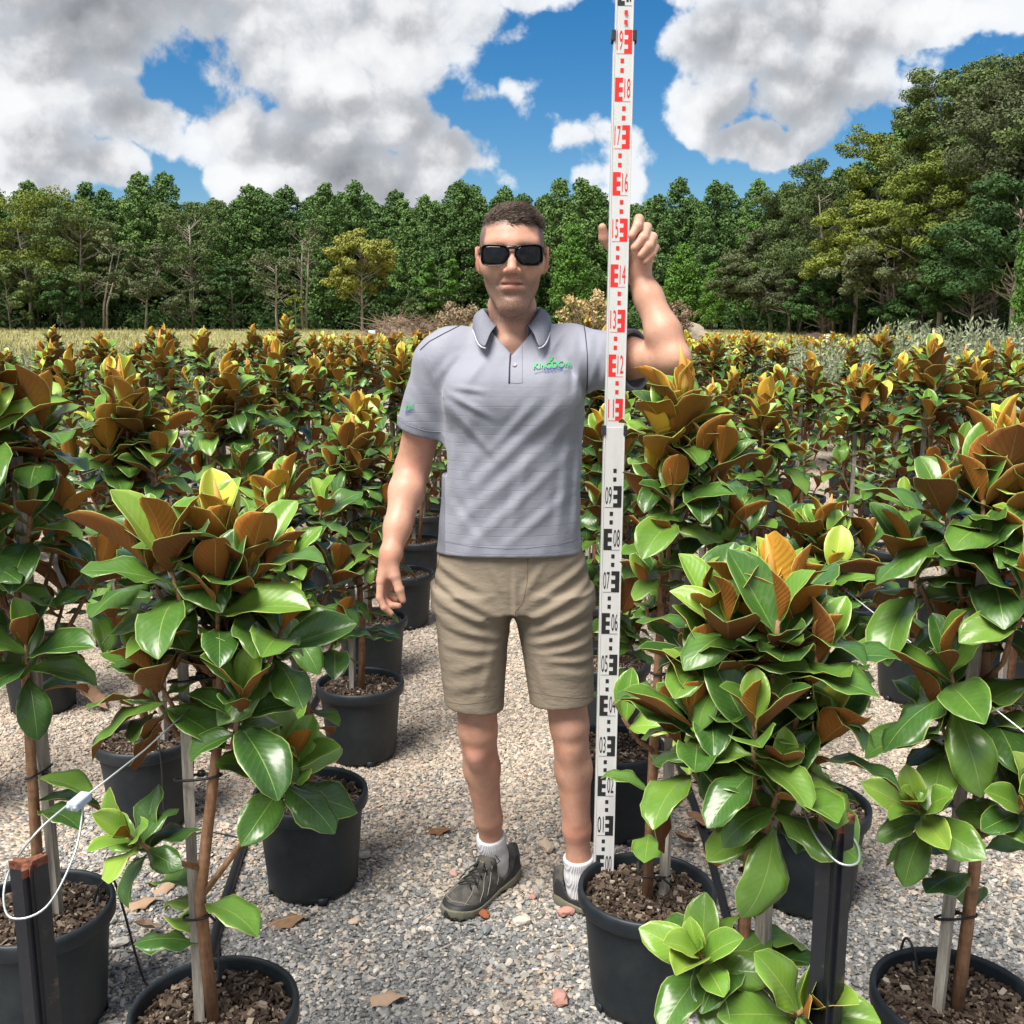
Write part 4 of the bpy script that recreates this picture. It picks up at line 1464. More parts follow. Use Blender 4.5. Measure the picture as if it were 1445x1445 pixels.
class Field:
    """signed distance on a grid whose spacing may change along each axis"""
    def __init__(self, xs, ys, zs):
        self.ax = [np.asarray(a, np.float32) for a in (xs, ys, zs)]
        self.F = np.full([len(a) for a in self.ax], 0.06, np.float32)

    def sub(self, lo, hi):
        sl = tuple(slice(int(np.searchsorted(a, l)), int(np.searchsorted(a, h)) + 1) for a, l, h in zip(self.ax, lo, hi))
        g = np.meshgrid(*[a[s] for a, s in zip(self.ax, sl)], indexing='ij', sparse=True)
        return sl, g

    def put(self, fn, lo, hi, k=0.01, cut=False):
        sl, g = self.sub([l - k - 0.012 for l in lo], [h + k + 0.012 for h in hi])
        if min(self.F[sl].shape) == 0:
            return
        d = fn(*g)
        if cut:
            self.F[sl] = -smin(-self.F[sl], d, k)
        else:
            self.F[sl] = smin(self.F[sl], d, k)

    def cone(self, a, b, r1, r2, k=0.01, cut=False, sy=1.0):
        a, b = np.asarray(a, float), np.asarray(b, float)
        ba = b - a
        L2 = ba.dot(ba)
        r = max(r1, r2)

        def fn(X, Y, Z):
            px, py, pz = X - a[0], Y - a[1], Z - a[2]
            t = np.clip((px * ba[0] + py * ba[1] + pz * ba[2]) / L2, 0, 1)
            return np.sqrt((px - ba[0] * t) ** 2 + ((py - ba[1] * t) / sy) ** 2 + (pz - ba[2] * t) ** 2) - (r1 + (r2 - r1) * t)
        self.put(fn, np.minimum(a, b) - r, np.maximum(a, b) + r, k, cut)

    def chain(self, pts, rad, k=0.01, sy=1.0):
        for i in range(len(pts) - 1):
            self.cone(pts[i], pts[i + 1], rad[i], rad[i + 1], k, sy=sy)

    def ell(self, c, r, k=0.01, cut=False, rot=None):
        c, r = np.asarray(c, float), np.asarray(r, float)
        M = np.array(rot) if rot is not None else np.eye(3)

        def fn(X, Y, Z):
            x, y, z = X - c[0], Y - c[1], Z - c[2]
            u = (M[0, 0] * x + M[1, 0] * y + M[2, 0] * z) / r[0]
            v = (M[0, 1] * x + M[1, 1] * y + M[2, 1] * z) / r[1]
            w = (M[0, 2] * x + M[1, 2] * y + M[2, 2] * z) / r[2]
            k0 = np.sqrt(u * u + v * v + w * w)
            k1 = np.sqrt((u / r[0]) ** 2 + (v / r[1]) ** 2 + (w / r[2]) ** 2) + 1e-6
            return k0 * (k0 - 1) / k1
        m = float(r.max())
        self.put(fn, c - m, c + m, k, cut)

    def loft(self, st, k=0.01, cut=False, off=0.0, zlim=None, p=2.0):
        """stations (z, cx, cy, half width, half depth): rounded column"""
        s = np.array(st, float)
        z0, z1 = zlim or (s[0, 0], s[-1, 0])

        def fn(X, Y, Z):
            cx, cy, a, b = [np.interp(Z, s[:, 0], s[:, i]) for i in (1, 2, 3, 4)]
            a, b = a + off, b + off
            u, v = np.abs(X - cx) / a, np.abs(Y - cy) / b
            rho = (u ** p + v ** p) ** (1 / p)
            d = (rho - 1) * np.minimum(a, b)
            return np.maximum(d, np.maximum(z0 - Z, Z - z1))
        lo = (float((s[:, 1] - s[:, 3]).min()), float((s[:, 2] - s[:, 4]).min()), z0)
        hi = (float((s[:, 1] + s[:, 3]).max()), float((s[:, 2] + s[:, 4]).max()), z1)
        self.put(fn, lo, hi, k, cut)

    def half(self, point, normal, lo, hi, k=0.004):
        """remove everything on the side the normal points to, inside the box"""
        n = np.asarray(normal, float)
        n = n / np.linalg.norm(n)
        q = np.asarray(point, float)
        sl, g = self.sub(lo, hi)
        d = (g[0] - q[0]) * n[0] + (g[1] - q[1]) * n[1] + (g[2] - q[2]) * n[2]
        self.F[sl] = -smin(-self.F[sl], -d.astype(np.float32), k)

    def nets(self, name, relax=1):
        F = self.F
        S = F < 0
        n = np.zeros([s - 1 for s in F.shape], np.int8)
        for i in (0, 1):
            for j in (0, 1):
                for k in (0, 1):
                    n += S[i:i + n.shape[0], j:j + n.shape[1], k:k + n.shape[2]]
        I, J, K = np.nonzero((n > 0) & (n < 8))
        cid = np.full(n.shape, -1, np.int32)
        cid[I, J, K] = np.arange(len(I))
        cor = [(i, j, k) for i in (0, 1) for j in (0, 1) for k in (0, 1)]
        val = np.stack([F[I + i, J + j, K + k] for i, j, k in cor], 1)
        pos = np.stack([np.stack([self.ax[0][I + i], self.ax[1][J + j], self.ax[2][K + k]], 1) for i, j, k in cor], 1)
        acc = np.zeros((len(I), 3), np.float32)
        cnt = np.zeros(len(I), np.float32)
        for a in range(8):
            for b in range(a + 1, 8):
                if sum(x != y for x, y in zip(cor[a], cor[b])) != 1:
                    continue
                va, vb = val[:, a], val[:, b]
                m = (va < 0) != (vb < 0)
                t = (va / (va - vb + 1e-12))[m, None]
                acc[m] += pos[m, a] + (pos[m, b] - pos[m, a]) * t
                cnt[m] += 1
        V = acc / cnt[:, None]
        Q = []
        for ax in range(3):
            A = [slice(None)] * 3
            B = [slice(None)] * 3
            A[ax], B[ax] = slice(0, -1), slice(1, None)
            e = S[tuple(A)] != S[tuple(B)]
            i, j, k = np.nonzero(e)
            c = [i, j, k]
            o1, o2 = [d for d in range(3) if d != ax]
            ok = (c[o1] > 0) & (c[o2] > 0) & (c[o1] < n.shape[o1]) & (c[o2] < n.shape[o2])
            c = [q[ok] for q in c]
            ins = S[tuple(c)]

            def cell(d1, d2):
                q = list(c)
                q[o1], q[o2] = q[o1] + d1, q[o2] + d2
                return cid[tuple(q)]
            quad = np.stack([cell(-1, -1), cell(0, -1), cell(0, 0), cell(-1, 0)], 1)
            flip = ins if ax != 1 else ~ins
            quad[~flip] = quad[~flip][:, ::-1]
            Q.append(quad)
        Q = np.concatenate(Q)
        for _ in range(relax):
            s_ = np.zeros_like(V)
            c_ = np.zeros(len(V), np.float32)
            for a, b in ((0, 1), (1, 2), (2, 3), (3, 0)):
                np.add.at(s_, Q[:, a], V[Q[:, b]])
                np.add.at(c_, Q[:, a], 1)
            V = V * 0.5 + 0.5 * s_ / np.maximum(c_, 1)[:, None]
        return V, Q


def graded(spans, coarse, lo, hi):
    """axis positions with fine steps inside the spans (start, end, step)"""
    out, x = [], lo
    while x < hi:
        out.append(x)
        st = coarse
        for a, b, s in spans:
            if a <= x < b:
                st = min(st, s)
        x += st
    return np.array(out + [hi])


man = empty('person', (0.06, 2.62, 0.0), label='man in grey polo shirt, khaki shorts and dark sunglasses holding the staff upright', cat='person')
MAN_INV = Matrix.Translation((-0.06, -2.62, 0.0))


def man_part(name, me, mats, parent=None):
    me.transform(MAN_INV)
    return link_mesh(name, me, parent or man, mats)


HX, HY, HZ = 0.0, 2.535, 1.732         # between the eyes, in the middle of the head


def hp(x, f, z):
    return (HX + x, HY - f, HZ + z)


# arms and legs: joints measured from the photograph
R_SH, R_EL, R_WR = (-0.178, 2.565, 1.485), (-0.257, 2.620, 1.205), (-0.300, 2.476, 1.012)
L_SH, L_EL, L_WR = (0.180, 2.545, 1.490), (0.366, 2.330, 1.493), (0.287, 2.405, 1.690)
R_HIP, R_KN, R_AN = (-0.098, 2.57, 0.93), (-0.090, 2.545, 0.520), (-0.053, 2.668, 0.095)
L_HIP, L_KN, L_AN = (0.098, 2.57, 0.93), (0.150, 2.532, 0.540), (0.185, 2.568, 0.095)


def build_body():
    xs = graded([(-0.095, 0.095, 0.0024), (-0.345, -0.258, 0.0024), (0.195, 0.335, 0.0024)], 0.005, -0.36, 0.42)
    zs = graded([(1.585, 1.86, 0.0024), (0.845, 1.015, 0.0024)], 0.006, 0.06, 1.88)
    ys = graded([(2.325, 2.455, 0.0024)], 0.0036, 2.19, 2.79)
    B = Field(xs, ys, zs)
    # --- head
    B.ell(hp(0, -0.014, 0.034), (0.0765, 0.096, 0.080))
    B.ell(hp(0, 0.028, 0.030), (0.066, 0.066, 0.062), 0.03)
    B.ell(hp(0, 0.020, -0.043), (0.0590, 0.071, 0.083), 0.04)
    for s in (-1, 1):
        B.cone(hp(s * 0.0470, 0.000, -0.062), hp(s * 0.016, 0.062, -0.119), 0.0140, 0.0170, 0.03)
        B.ell(hp(s * 0.043, 0.054, -0.030), (0.025, 0.028, 0.026), 0.028)
        B.cone(hp(s * 0.012, 0.087, 0.026), hp(s * 0.050, 0.070, 0.026), 0.010, 0.010, 0.02)
        B.cone(hp(s * 0.062, 0.010, -0.02), hp(s * 0.055, 0.045, -0.02), 0.013, 0.013, 0.03)
    B.ell(hp(0, 0.070, -0.117), (0.028, 0.024, 0.022), 0.022)
    B.ell(hp(0, 0.076, -0.072), (0.034, 0.020, 0.030), 0.022)
    for s in (-1, 1):
        B.ell(hp(s * 0.033, 0.100, 0.0), (0.019, 0.016, 0.013), 0.016, cut=True)
        B.ell(hp(s * 0.032, 0.072, -0.001), (0.0135, 0.0135, 0.0125), 0.004)
    B.chain([hp(0, 0.086, 0.016), hp(0, 0.101, -0.014), hp(0, 0.114, -0.036)], [0.0080, 0.0088, 0.0115], 0.014)
    for s in (-1, 1):
        B.ell(hp(s * 0.0145, 0.098, -0.0395), (0.0085, 0.0125, 0.0085), 0.008)
        B.ell(hp(s * 0.0075, 0.109, -0.0485), (0.0042, 0.0060, 0.0042), 0.003, cut=True)
    # mouth, slightly open in speech
    B.cone(hp(-0.019, 0.0885, -0.0625), hp(0.019, 0.0885, -0.0625), 0.0056, 0.0056, 0.008)
    B.cone(hp(-0.015, 0.0890, -0.0795), hp(0.015, 0.0890, -0.0795), 0.0084, 0.0084, 0.008)
    for a, b in ((-1, 0), (0, 1)):
        B.cone(hp(a * 0.0275, 0.0900 if a else 0.0985, -0.0692), hp(b * 0.0275, 0.0900 if b else 0.0985, -0.0692), 0.0030, 0.0030, 0.003, cut=True)
    B.ell(hp(0, 0.098, -0.0930), (0.020, 0.010, 0.006), 0.012, cut=True)
    for s in (-1, 1):                                        # creases from nose to mouth corners
        B.cone(hp(s * 0.0215, 0.0930, -0.047), hp(s * 0.0335, 0.0820, -0.072), 0.0030, 0.0030, 0.007, cut=True)
    for s in (-1, 1):                                        # ears
        rot = np.array(Matrix.Rotation(s * 0.42, 3, 'Z') @ Matrix.Rotation(s * 0.10, 3, 'Y'))
        B.ell(hp(s * 0.0815, -0.012, -0.008), (0.0085, 0.019, 0.0325), 0.008, rot=rot)
        B.ell(hp(s * 0.0895, -0.006, -0.004), (0.0055, 0.0115, 0.020), 0.004, cut=True, rot=rot)
        B.ell(hp(s * 0.0765, 0.002, -0.033), (0.0060, 0.0085, 0.0105), 0.006)
    # --- neck and torso (hidden by the shirt below the collar)
    B.chain([hp(0, -0.030, -0.050), hp(0, -0.034, -0.135), hp(0, -0.040, -0.22)], [0.050, 0.0455, 0.057], 0.026, sy=1.15)
    B.ell(hp(0, 0.026, -0.158), (0.010, 0.011, 0.016), 0.02)
    for s in (-1, 1):
        B.cone(hp(s * 0.042, -0.035, -0.115), hp(s * 0.012, 0.030, -0.205), 0.012, 0.012, 0.03)
        B.cone(hp(s * 0.02, 0.022, -0.214), hp(s * 0.13, -0.010, -0.208), 0.012, 0.011, 0.03)
    B.loft([(0.88, 0, 2.565, 0.150, 0.10), (1.05, 0, 2.565, 0.140, 0.095), (1.30, 0, 2.56, 0.145, 0.098), (1.42, 0, 2.56, 0.145, 0.090), (1.50, 0, 2.565, 0.11, 0.068), (1.54, 0, 2.57, 0.06, 0.05)], 0.02)
    for sh in (R_SH, L_SH):
        B.cone((sh[0] * 0.35, 2.57, 1.50), sh, 0.05, 0.048, 0.04)
    # --- right arm, hanging
    def mid(a, b, t):
        return tuple(np.asarray(a) * (1 - t) + np.asarray(b) * t)
    B.chain([R_SH, mid(R_SH, R_EL, 0.5), R_EL], [0.050, 0.0505, 0.043], 0.02)
    B.chain([R_EL, mid(R_EL, R_WR, 0.28), mid(R_EL, R_WR, 0.7), R_WR], [0.0425, 0.0435, 0.0325, 0.0252], 0.02)
    palm = (-0.306, 2.470, 0.975)
    fingers = [[(-0.323, 2.455, 0.948), (-0.326, 2.445, 0.908), (-0.315, 2.441, 0.884), (-0.299, 2.444, 0.868)],
               [(-0.324, 2.474, 0.944), (-0.320, 2.464, 0.900), (-0.300, 2.459, 0.884), (-0.281, 2.461, 0.883)],
               [(-0.320, 2.491, 0.944), (-0.311, 2.484, 0.904), (-0.291, 2.481, 0.894), (-0.277, 2.484, 0.902)],
               [(-0.313, 2.505, 0.948), (-0.301, 2.501, 0.914), (-0.285, 2.499, 0.908), (-0.276, 2.501, 0.918)]]
    fr = [(0.0108, 0.0094, 0.0086, 0.0072), (0.0108, 0.0094, 0.0086, 0.0074), (0.0104, 0.0090, 0.0082, 0.0070), (0.0096, 0.0080, 0.0072, 0.0062)]
    for f, r in zip(fingers, fr):
        B.cone(R_WR, f[0], 0.0215, 0.0128, 0.014)
        B.chain(f, r, 0.004)
    B.cone((-0.298, 2.462, 0.998), (-0.290, 2.452, 0.962), 0.0175, 0.0155, 0.012)
    B.chain([(-0.288, 2.451, 0.960), (-0.277, 2.444, 0.928), (-0.269, 2.442, 0.902)], [0.0125, 0.0110, 0.0084], 0.005)
    # --- left arm, raised, holding the staff
    B.chain([L_SH, mid(L_SH, L_EL, 0.5), L_EL], [0.050, 0.0475, 0.0345], 0.02)
    B.chain([L_EL, mid(L_EL, L_WR, 0.30), mid(L_EL, L_WR, 0.70), L_WR], [0.0345, 0.0385, 0.0310, 0.0250], 0.02)
    lf = [[(0.277, 2.424, 1.772), (0.2855, 2.386, 1.803), (0.2795, 2.357, 1.786), (0.2655, 2.3475, 1.764)],
          [(0.293, 2.424, 1.764), (0.3035, 2.382, 1.784), (0.2920, 2.352, 1.760), (0.2725, 2.3465, 1.738)],
          [(0.306, 2.420, 1.751), (0.3165, 2.378, 1.763), (0.3050, 2.350, 1.742), (0.2865, 2.3475, 1.722)],
          [(0.313, 2.414, 1.735), (0.3225, 2.380, 1.741), (0.3130, 2.357, 1.724), (0.2975, 2.353, 1.708)]]
    for f, r in zip(lf, fr):
        B.cone(L_WR, f[0], 0.0225, 0.0155, 0.016)
        B.chain(f, [q * 1.20 for q in r], 0.005)
    B.cone((0.283, 2.402, 1.705), (0.258, 2.404, 1.735), 0.019, 0.0150, 0.012)
    B.chain([(0.252, 2.407, 1.735), (0.226, 2.410, 1.748), (0.210, 2.404, 1.764), (0.2045, 2.395, 1.786)], [0.0150, 0.0135, 0.0125, 0.0095], 0.006)
    B.ell((0.291, 2.402, 1.728), (0.020, 0.013, 0.028), 0.012)
    # --- legs
    B.ell((0, 2.57, 0.93), (0.145, 0.10, 0.09), 0.03)
    for hip, kn, an, sx in ((R_HIP, R_KN, R_AN, -1), (L_HIP, L_KN, L_AN, 1)):
        B.chain([hip, mid(hip, kn, 0.6), kn], [0.082, 0.064, 0.0485], 0.02)
        cal = np.asarray(mid(kn, an, 0.30)) + np.array([sx * 0.003, 0.014, 0])
        B.chain([kn, tuple(cal), mid(kn, an, 0.68), mid(kn, an, 0.9), an], [0.0475, 0.0475, 0.0355, 0.0318, 0.0325], 0.02)
        B.ell((kn[0], kn[1] - 0.034, kn[2] + 0.006), (0.025, 0.018, 0.030), 0.02)
        B.ell((kn[0], kn[1] - 0.020, kn[2] - 0.055), (0.016, 0.015, 0.03), 0.03)
        B.cone((kn[0] + sx * 0.004, kn[1] - 0.026, kn[2] - 0.06), mid((kn[0], kn[1] - 0.02, kn[2]), (an[0], an[1] - 0.02, an[2]), 0.60), 0.016, 0.012, 0.03)
    V, Q = B.nets('body', 1)
    me = np_mesh('body', V, Q)
    x, f, z = V[:, 0] - HX, HY - V[:, 1], V[:, 2] - HZ

    def ss(a, b, t):
        t = np.clip((t - a) / (b - a), 0, 1)
        return t * t * (3 - 2 * t)
    head = (np.abs(x) < 0.11) & (z > -0.24) & (z < 0.15)
    jaw = ss(-0.050, -0.082, z - 0.25 * np.abs(x) + 0.10 * np.maximum(0, 0.05 - f)) * ss(-0.03, 0.01, f) * (1 - 0.75 * ss(-0.150, -0.172, z))
    mouthhole = np.exp(-((x / 0.030) ** 2 + ((z + 0.073) / 0.014) ** 2) ** 2) * (f > 0.06)
    tash = ss(0.040, 0.026, np.abs(x)) * ss(-0.040, -0.050, z) * ss(-0.068, -0.059, z) * (f > 0.07)
    tuft = np.exp(-((x / 0.012) ** 2 + ((z + 0.094) / 0.007) ** 2)) * (f > 0.06)
    side = ss(0.052, 0.060, np.abs(x)) * ss(0.040, 0.015, f) * ss(-0.07, -0.03, z)
    beard = np.clip(np.maximum.reduce([jaw * 0.95, tash * 0.65, tuft * 0.8, side * 0.35]) - mouthhole * 0.9, 0, 1) * head
    lips = np.maximum(np.exp(-((x / 0.020) ** 2 + ((z + 0.0790) / 0.0080) ** 2) ** 2), np.exp(-((x / 0.022) ** 2 + ((z + 0.0635) / 0.0048) ** 2) ** 2)) * (f > 0.078) * head
    gap = ss(0.029, 0.025, np.abs(x)) * np.exp(-((z + 0.0692 - 0.06 * np.abs(x) ** 1.5) / 0.0026) ** 2) * (f > 0.07) * head
    ears = ss(0.076, 0.082, np.abs(x)) * head
    # close-cropped hair at the sides and the back of the head
    line = 0.052 - 0.42 * np.maximum(0, f - 0.045) - 0.0 * x
    crop = ss(0.034, 0.018, f - 0.55 * np.maximum(0, z - 0.02)) * ss(-0.045, -0.005, z + 0.25 * np.maximum(0, -f)) * (np.abs(x) < 0.082)
    crop = np.maximum(crop, ss(0.060, 0.072, z + 0.1 * np.abs(x)))
    crop = np.maximum(crop, ss(0.055, 0.064, np.abs(x)) * ss(-0.012, 0.014, z) * ss(0.075, 0.05, f))
    crop = crop * head * (1 - ears)
    for nm, a in (('beard', beard), ('lips', lips), ('gap', gap), ('crop', crop), ('flush', np.maximum(ears * 0.8, np.exp(-((x / 0.02) ** 2 + ((z + 0.045) / 0.015) ** 2)) * (f > 0.09) * 0.5))):
        at = me.attributes.new(nm, 'FLOAT', 'POINT')
        at.data.foreach_set('value', a.astype(np.float32))
    return me


def m_skin(t, p):
    def attr(n):
        return t.n('ShaderNodeAttribute', dict(attribute_name=n)).outputs['Fac']
    pos = t.n('ShaderNodeNewGeometry').outputs['Position']
    n = t.noise(pos, 24.0, 4.0, 0.6).outputs[0]
    n2 = t.noise(pos, 7.0, 3.0, 0.5).outputs[0]
    skin = t.ramp(t.math('ADD', t.math('MULTIPLY', n, 0.5), t.math('MULTIPLY', n2, 0.5)),
                  [(0.36, (0.47, 0.245, 0.165)), (0.5, (0.55, 0.300, 0.210)), (0.64, (0.61, 0.345, 0.250))])
    red = t.noise(pos, 11.0, 4.0, 0.65).outputs[0]
    skin = t.mix(t.step(red, 0.48, 0.72, 0.0, 0.45), skin, (0.58, 0.22, 0.15, 1))
    frk = t.noise(pos, 160.0, 2.0, 0.5).outputs[0]
    skin = t.mix(t.step(frk, 0.66, 0.74, 0.0, 0.35), skin, (0.32, 0.14, 0.08, 1))
    hr = t.noise(t.vec('MULTIPLY', pos, (1.0, 1.0, 0.22)), 520.0, 2.0, 0.6).outputs[0]
    zz = t.n('ShaderNodeSeparateXYZ', None, i0=pos).outputs[2]
    skin = t.mix(t.math('MULTIPLY', t.step(hr, 0.60, 0.70, 0.0, 0.38), t.step(zz, 1.56, 1.50)), skin, (0.22, 0.11, 0.06, 1))
    skin = t.mix(attr('flush'), skin, (0.60, 0.22, 0.155, 1))
    skin = t.mix(t.math('MULTIPLY', attr('lips'), 0.75), skin, (0.47, 0.17, 0.145, 1))
    hairs = t.noise(pos, 420.0, 2.0, 0.7).outputs[0]
    st = t.step(hairs, 0.36, 0.62)
    skin = t.mix(t.math('MULTIPLY', attr('beard'), t.lerp(st, 0.45, 0.85)), skin, (0.10, 0.072, 0.060, 1))
    skin = t.mix(t.math('MULTIPLY', attr('crop'), t.lerp(st, 0.62, 0.92)), skin, (0.095, 0.070, 0.060, 1))
    skin = t.mix(t.math('MULTIPLY', attr('gap'), 0.9), skin, (0.075, 0.022, 0.018, 1))
    t.put(p.inputs['Base Color'], skin)
    fine = t.noise(pos, 260.0, 3.0, 0.6).outputs[0]
    bump(t, p, t.math('ADD', fine, t.math('MULTIPLY', n, 1.5)), 0.22, 0.002)


M_SKIN = material('skin', rough=0.50, spec=0.42, build=m_skin, Subsurface_Weight=0.12, Subsurface_Radius=(0.012, 0.005, 0.003), Subsurface_Scale=0.6)
body = man_part('body', build_body(), [M_SKIN])

# --- clothes
AX = np.arange


def px_xz(px, py, y=2.46):
    v = at_y(px, py, y)
    return np.array([v.x, v.z])


def folds_field(X, Y, Z, folds, yfront, amp_scale=1.0):
    """soft creases: each runs between two points of the front, with a width and a height"""
    D = np.zeros(np.broadcast_shapes(X.shape, Y.shape, Z.shape), np.float32)
    front = 1 / (1 + np.exp((Y - yfront) / 0.012))
    for (a, b, w, amp) in folds:
        a, b = px_xz(*a), px_xz(*b)
        ba = b - a
        L = np.linalg.norm(ba)
        t = ((X - a[0]) * ba[0] + (Z - a[1]) * ba[1]) / L ** 2
        tc = np.clip(t, 0, 1)
        d = np.sqrt((X - a[0] - ba[0] * tc) ** 2 + (Z - a[1] - ba[1] * tc) ** 2)
        sgn = ((X - a[0]) * ba[1] - (Z - a[1]) * ba[0]) / L
        prof = np.exp(-(d / w) ** 2) - 0.55 * np.exp(-((d - 1.7 * w) / (0.9 * w)) ** 2) * (sgn > 0)
        taper = np.sin(math.pi * np.clip(tc * 0.86 + 0.10, 0, 1))
        D += (amp * prof * taper).astype(np.float32)
    return D * front * amp_scale


def build_shirt():
    S = Field(AX(-0.34, 0.42, 0.0034), AX(2.30, 2.76, 0.0036), AX(0.985, 1.60, 0.0034))
    tor = [(0.985, -0.008, 2.555, 0.186, 0.127), (1.06, -0.006, 2.555, 0.180, 0.124), (1.16, -0.003, 2.555, 0.174, 0.121), (1.28, 0.0, 2.557, 0.175, 0.123), (1.38, 0.004, 2.557, 0.178, 0.124),
           (1.44, 0.004, 2.560, 0.172, 0.116), (1.495, 0.002, 2.565, 0.142, 0.102), (1.535, 0.0, 2.570, 0.098, 0.086), (1.565, 0.0, 2.570, 0.072, 0.072)]
    S.loft(tor, 0.02, p=2.25)
    for s in (-1, 1):
        S.ell((s * 0.075, 2.472, 1.40), (0.085, 0.045, 0.075), 0.05)
    S.chain([(-0.06, 2.575, 1.520), (-0.150, 2.568, 1.505), (-0.178, 2.568, 1.478)], [0.048, 0.052, 0.058], 0.04)
    S.chain([(0.06, 2.575, 1.520), (0.140, 2.562, 1.512), (0.180, 2.545, 1.492)], [0.048, 0.052, 0.060], 0.04)
    # sleeves
    re = np.asarray(R_SH) + (np.asarray(R_EL) - np.asarray(R_SH)) * 0.68
    S.chain([(-0.178, 2.568, 1.474), tuple(re)], [0.064, 0.0685], 0.03)
    le = np.asarray(L_SH) + (np.asarray(L_EL) - np.asarray(L_SH)) * 0.60
    S.chain([(0.185, 2.545, 1.484), tuple(le + np.array([0, 0, -0.004]))], [0.068, 0.074], 0.03)
    # creases
    sl, g = S.sub((-0.4, 2.2, 0.9), (0.5, 2.8, 1.7))
    F = [((636, 556), (700, 590), 0.008, 0.0070), ((634, 572), (706, 650), 0.010, 0.0060), ((640, 545), (690, 552), 0.007, 0.0050),
         ((800, 560), (650, 700), 0.013, 0.0055), ((812, 590), (640, 745), 0.014, 0.0060), ((805, 640), (655, 775), 0.013, 0.0055), ((800, 700), (700, 778), 0.012, 0.0045),
         ((760, 560), (690, 640), 0.011, 0.0040), ((822, 590), (812, 770), 0.010, 0.0060), ((806, 600), (786, 775), 0.012, 0.0045), ((640, 700), (700, 775), 0.012, -0.0040),
         ((800, 462), (762, 520), 0.008, 0.0042), ((822, 462), (812, 560), 0.008, 0.0060), ((842, 470), (832, 570), 0.007, 0.0065), ((858, 478), (848, 552), 0.007, 0.0060), ((874, 484), (862, 540), 0.007, 0.0045),
         ((690, 500), (655, 545), 0.010, 0.0032), ((600, 505), (622, 560), 0.010, 0.0050), ((585, 530), (612, 590), 0.010, 0.0045), ((572, 555), (610, 604), 0.010, -0.0035),
         ((640, 505), (612, 540), 0.010, 0.0035), ((640, 620), (636, 700), 0.010, 0.0045), ((655, 640), (690, 740), 0.012, 0.0035), ((745, 640), (720, 760), 0.014, 0.0040)]
    S.F -= folds_field(g[0], g[1], g[2], F, 2.545, 0.68)
    wob = 0.0009 * np.sin(g[2] * 60 + 4 * np.sin(g[0] * 30)) * np.sin(g[0] * 22 + g[1] * 31)
    S.F -= wob.astype(np.float32)
    # cut the openings: sleeve ends, hem, neck
    ax_r = np.asarray(R_EL) - np.asarray(R_SH)
    S.half(re - ax_r / np.linalg.norm(ax_r) * 0.012, ax_r, (-0.36, 2.4, 1.2), (-0.165, 2.76, 1.38))
    ax_l = np.asarray(L_EL) - np.asarray(L_SH)
    S.half(le - ax_l / np.linalg.norm(ax_l) * 0.004, ax_l + np.array([0.10, 0, 0.03]), (0.19, 2.25, 1.36), (0.45, 2.52, 1.62))
    un_r, un_l = ax_r / np.linalg.norm(ax_r), ax_l / np.linalg.norm(ax_l)
    S.cone(re - un_r * 0.035, re + un_r * 0.09, 0.0595, 0.061, 0.004, cut=True)
    S.cone(le - un_l * 0.022 + np.array([0, 0, -0.004]), le + un_l * 0.09, 0.0625, 0.0635, 0.003, cut=True)
    S.half((0, 2.43, 1.010), (0.0, -0.10, -1), (-0.3, 2.3, 0.96), (0.3, 2.8, 1.04))
    S.loft([(0.95, -0.008, 2.555, 0.186, 0.127), (1.045, -0.006, 2.555, 0.179, 0.122)], 0.004, cut=True, off=-0.0075, p=2.25)
    S.chain_cut = None
    S.cone((0, 2.572, 1.50), (0, 2.566, 1.62), 0.067, 0.071, 0.006, cut=True)                    # neck hole
    # open placket: a V that runs down from the neck
    def vee(X, Y, Z):
        w = np.clip((Z - 1.498) / (1.555 - 1.498), 0, 2) * 0.050
        return np.maximum(np.maximum(np.abs(X) - w, Y - 2.52), 1.498 - Z)
    S.put(vee, (-0.08, 2.38, 1.498), (0.08, 2.52, 1.60), 0.004, cut=True)
    V, Q = S.nets('shirt', 2)
    dr_ = (V - (re - un_r * 0.012)) @ un_r
    dl_ = (V - (le - un_l * 0.004)) @ un_l
    cuff = ((V[:, 0] < -0.165) & (V[:, 2] < 1.40) & (dr_ > -0.026)) | ((V[:, 0] > 0.215) & (dl_ > -0.024))
    return V, Q, cuff


def m_shirt(t, p):
    pos = t.n('ShaderNodeNewGeometry').outputs['Position']
    xyz = t.n('ShaderNodeSeparateXYZ', None, i0=pos)
    n = t.noise(pos, 5.0, 3.0, 0.5).outputs[0]
    base = t.mix(n, (0.235, 0.246, 0.300, 1), (0.280, 0.292, 0.348, 1))
    wv = t.math('SINE', t.math('MULTIPLY', xyz.outputs[2], 6.2832 / 0.0225))
    low = t.step(xyz.outputs[2], 1.45, 1.36)
    line = t.math('MULTIPLY', t.step(wv, 0.955, 0.995), low)
    base = t.mix(t.math('MULTIPLY', line, 0.25), base, (0.20, 0.205, 0.27, 1))
    weave = t.noise(t.vec('MULTIPLY', pos, (1, 1, 1.6)), 900.0, 1.0, 0.5).outputs[0]
    t.put(p.inputs['Base Color'], base)
    h = t.math('ADD', t.math('MULTIPLY', weave, 0.25), t.math('MULTIPLY', line, -0.5))
    cr = t.noise(t.vec('MULTIPLY', pos, (1.0, 1.0, 1.3)), 26.0, 3.0, 0.55).outputs[0]
    h = t.math('ADD', h, t.math('MULTIPLY', cr, 1.8))
    bump(t, p, h, 0.55, 0.0016)


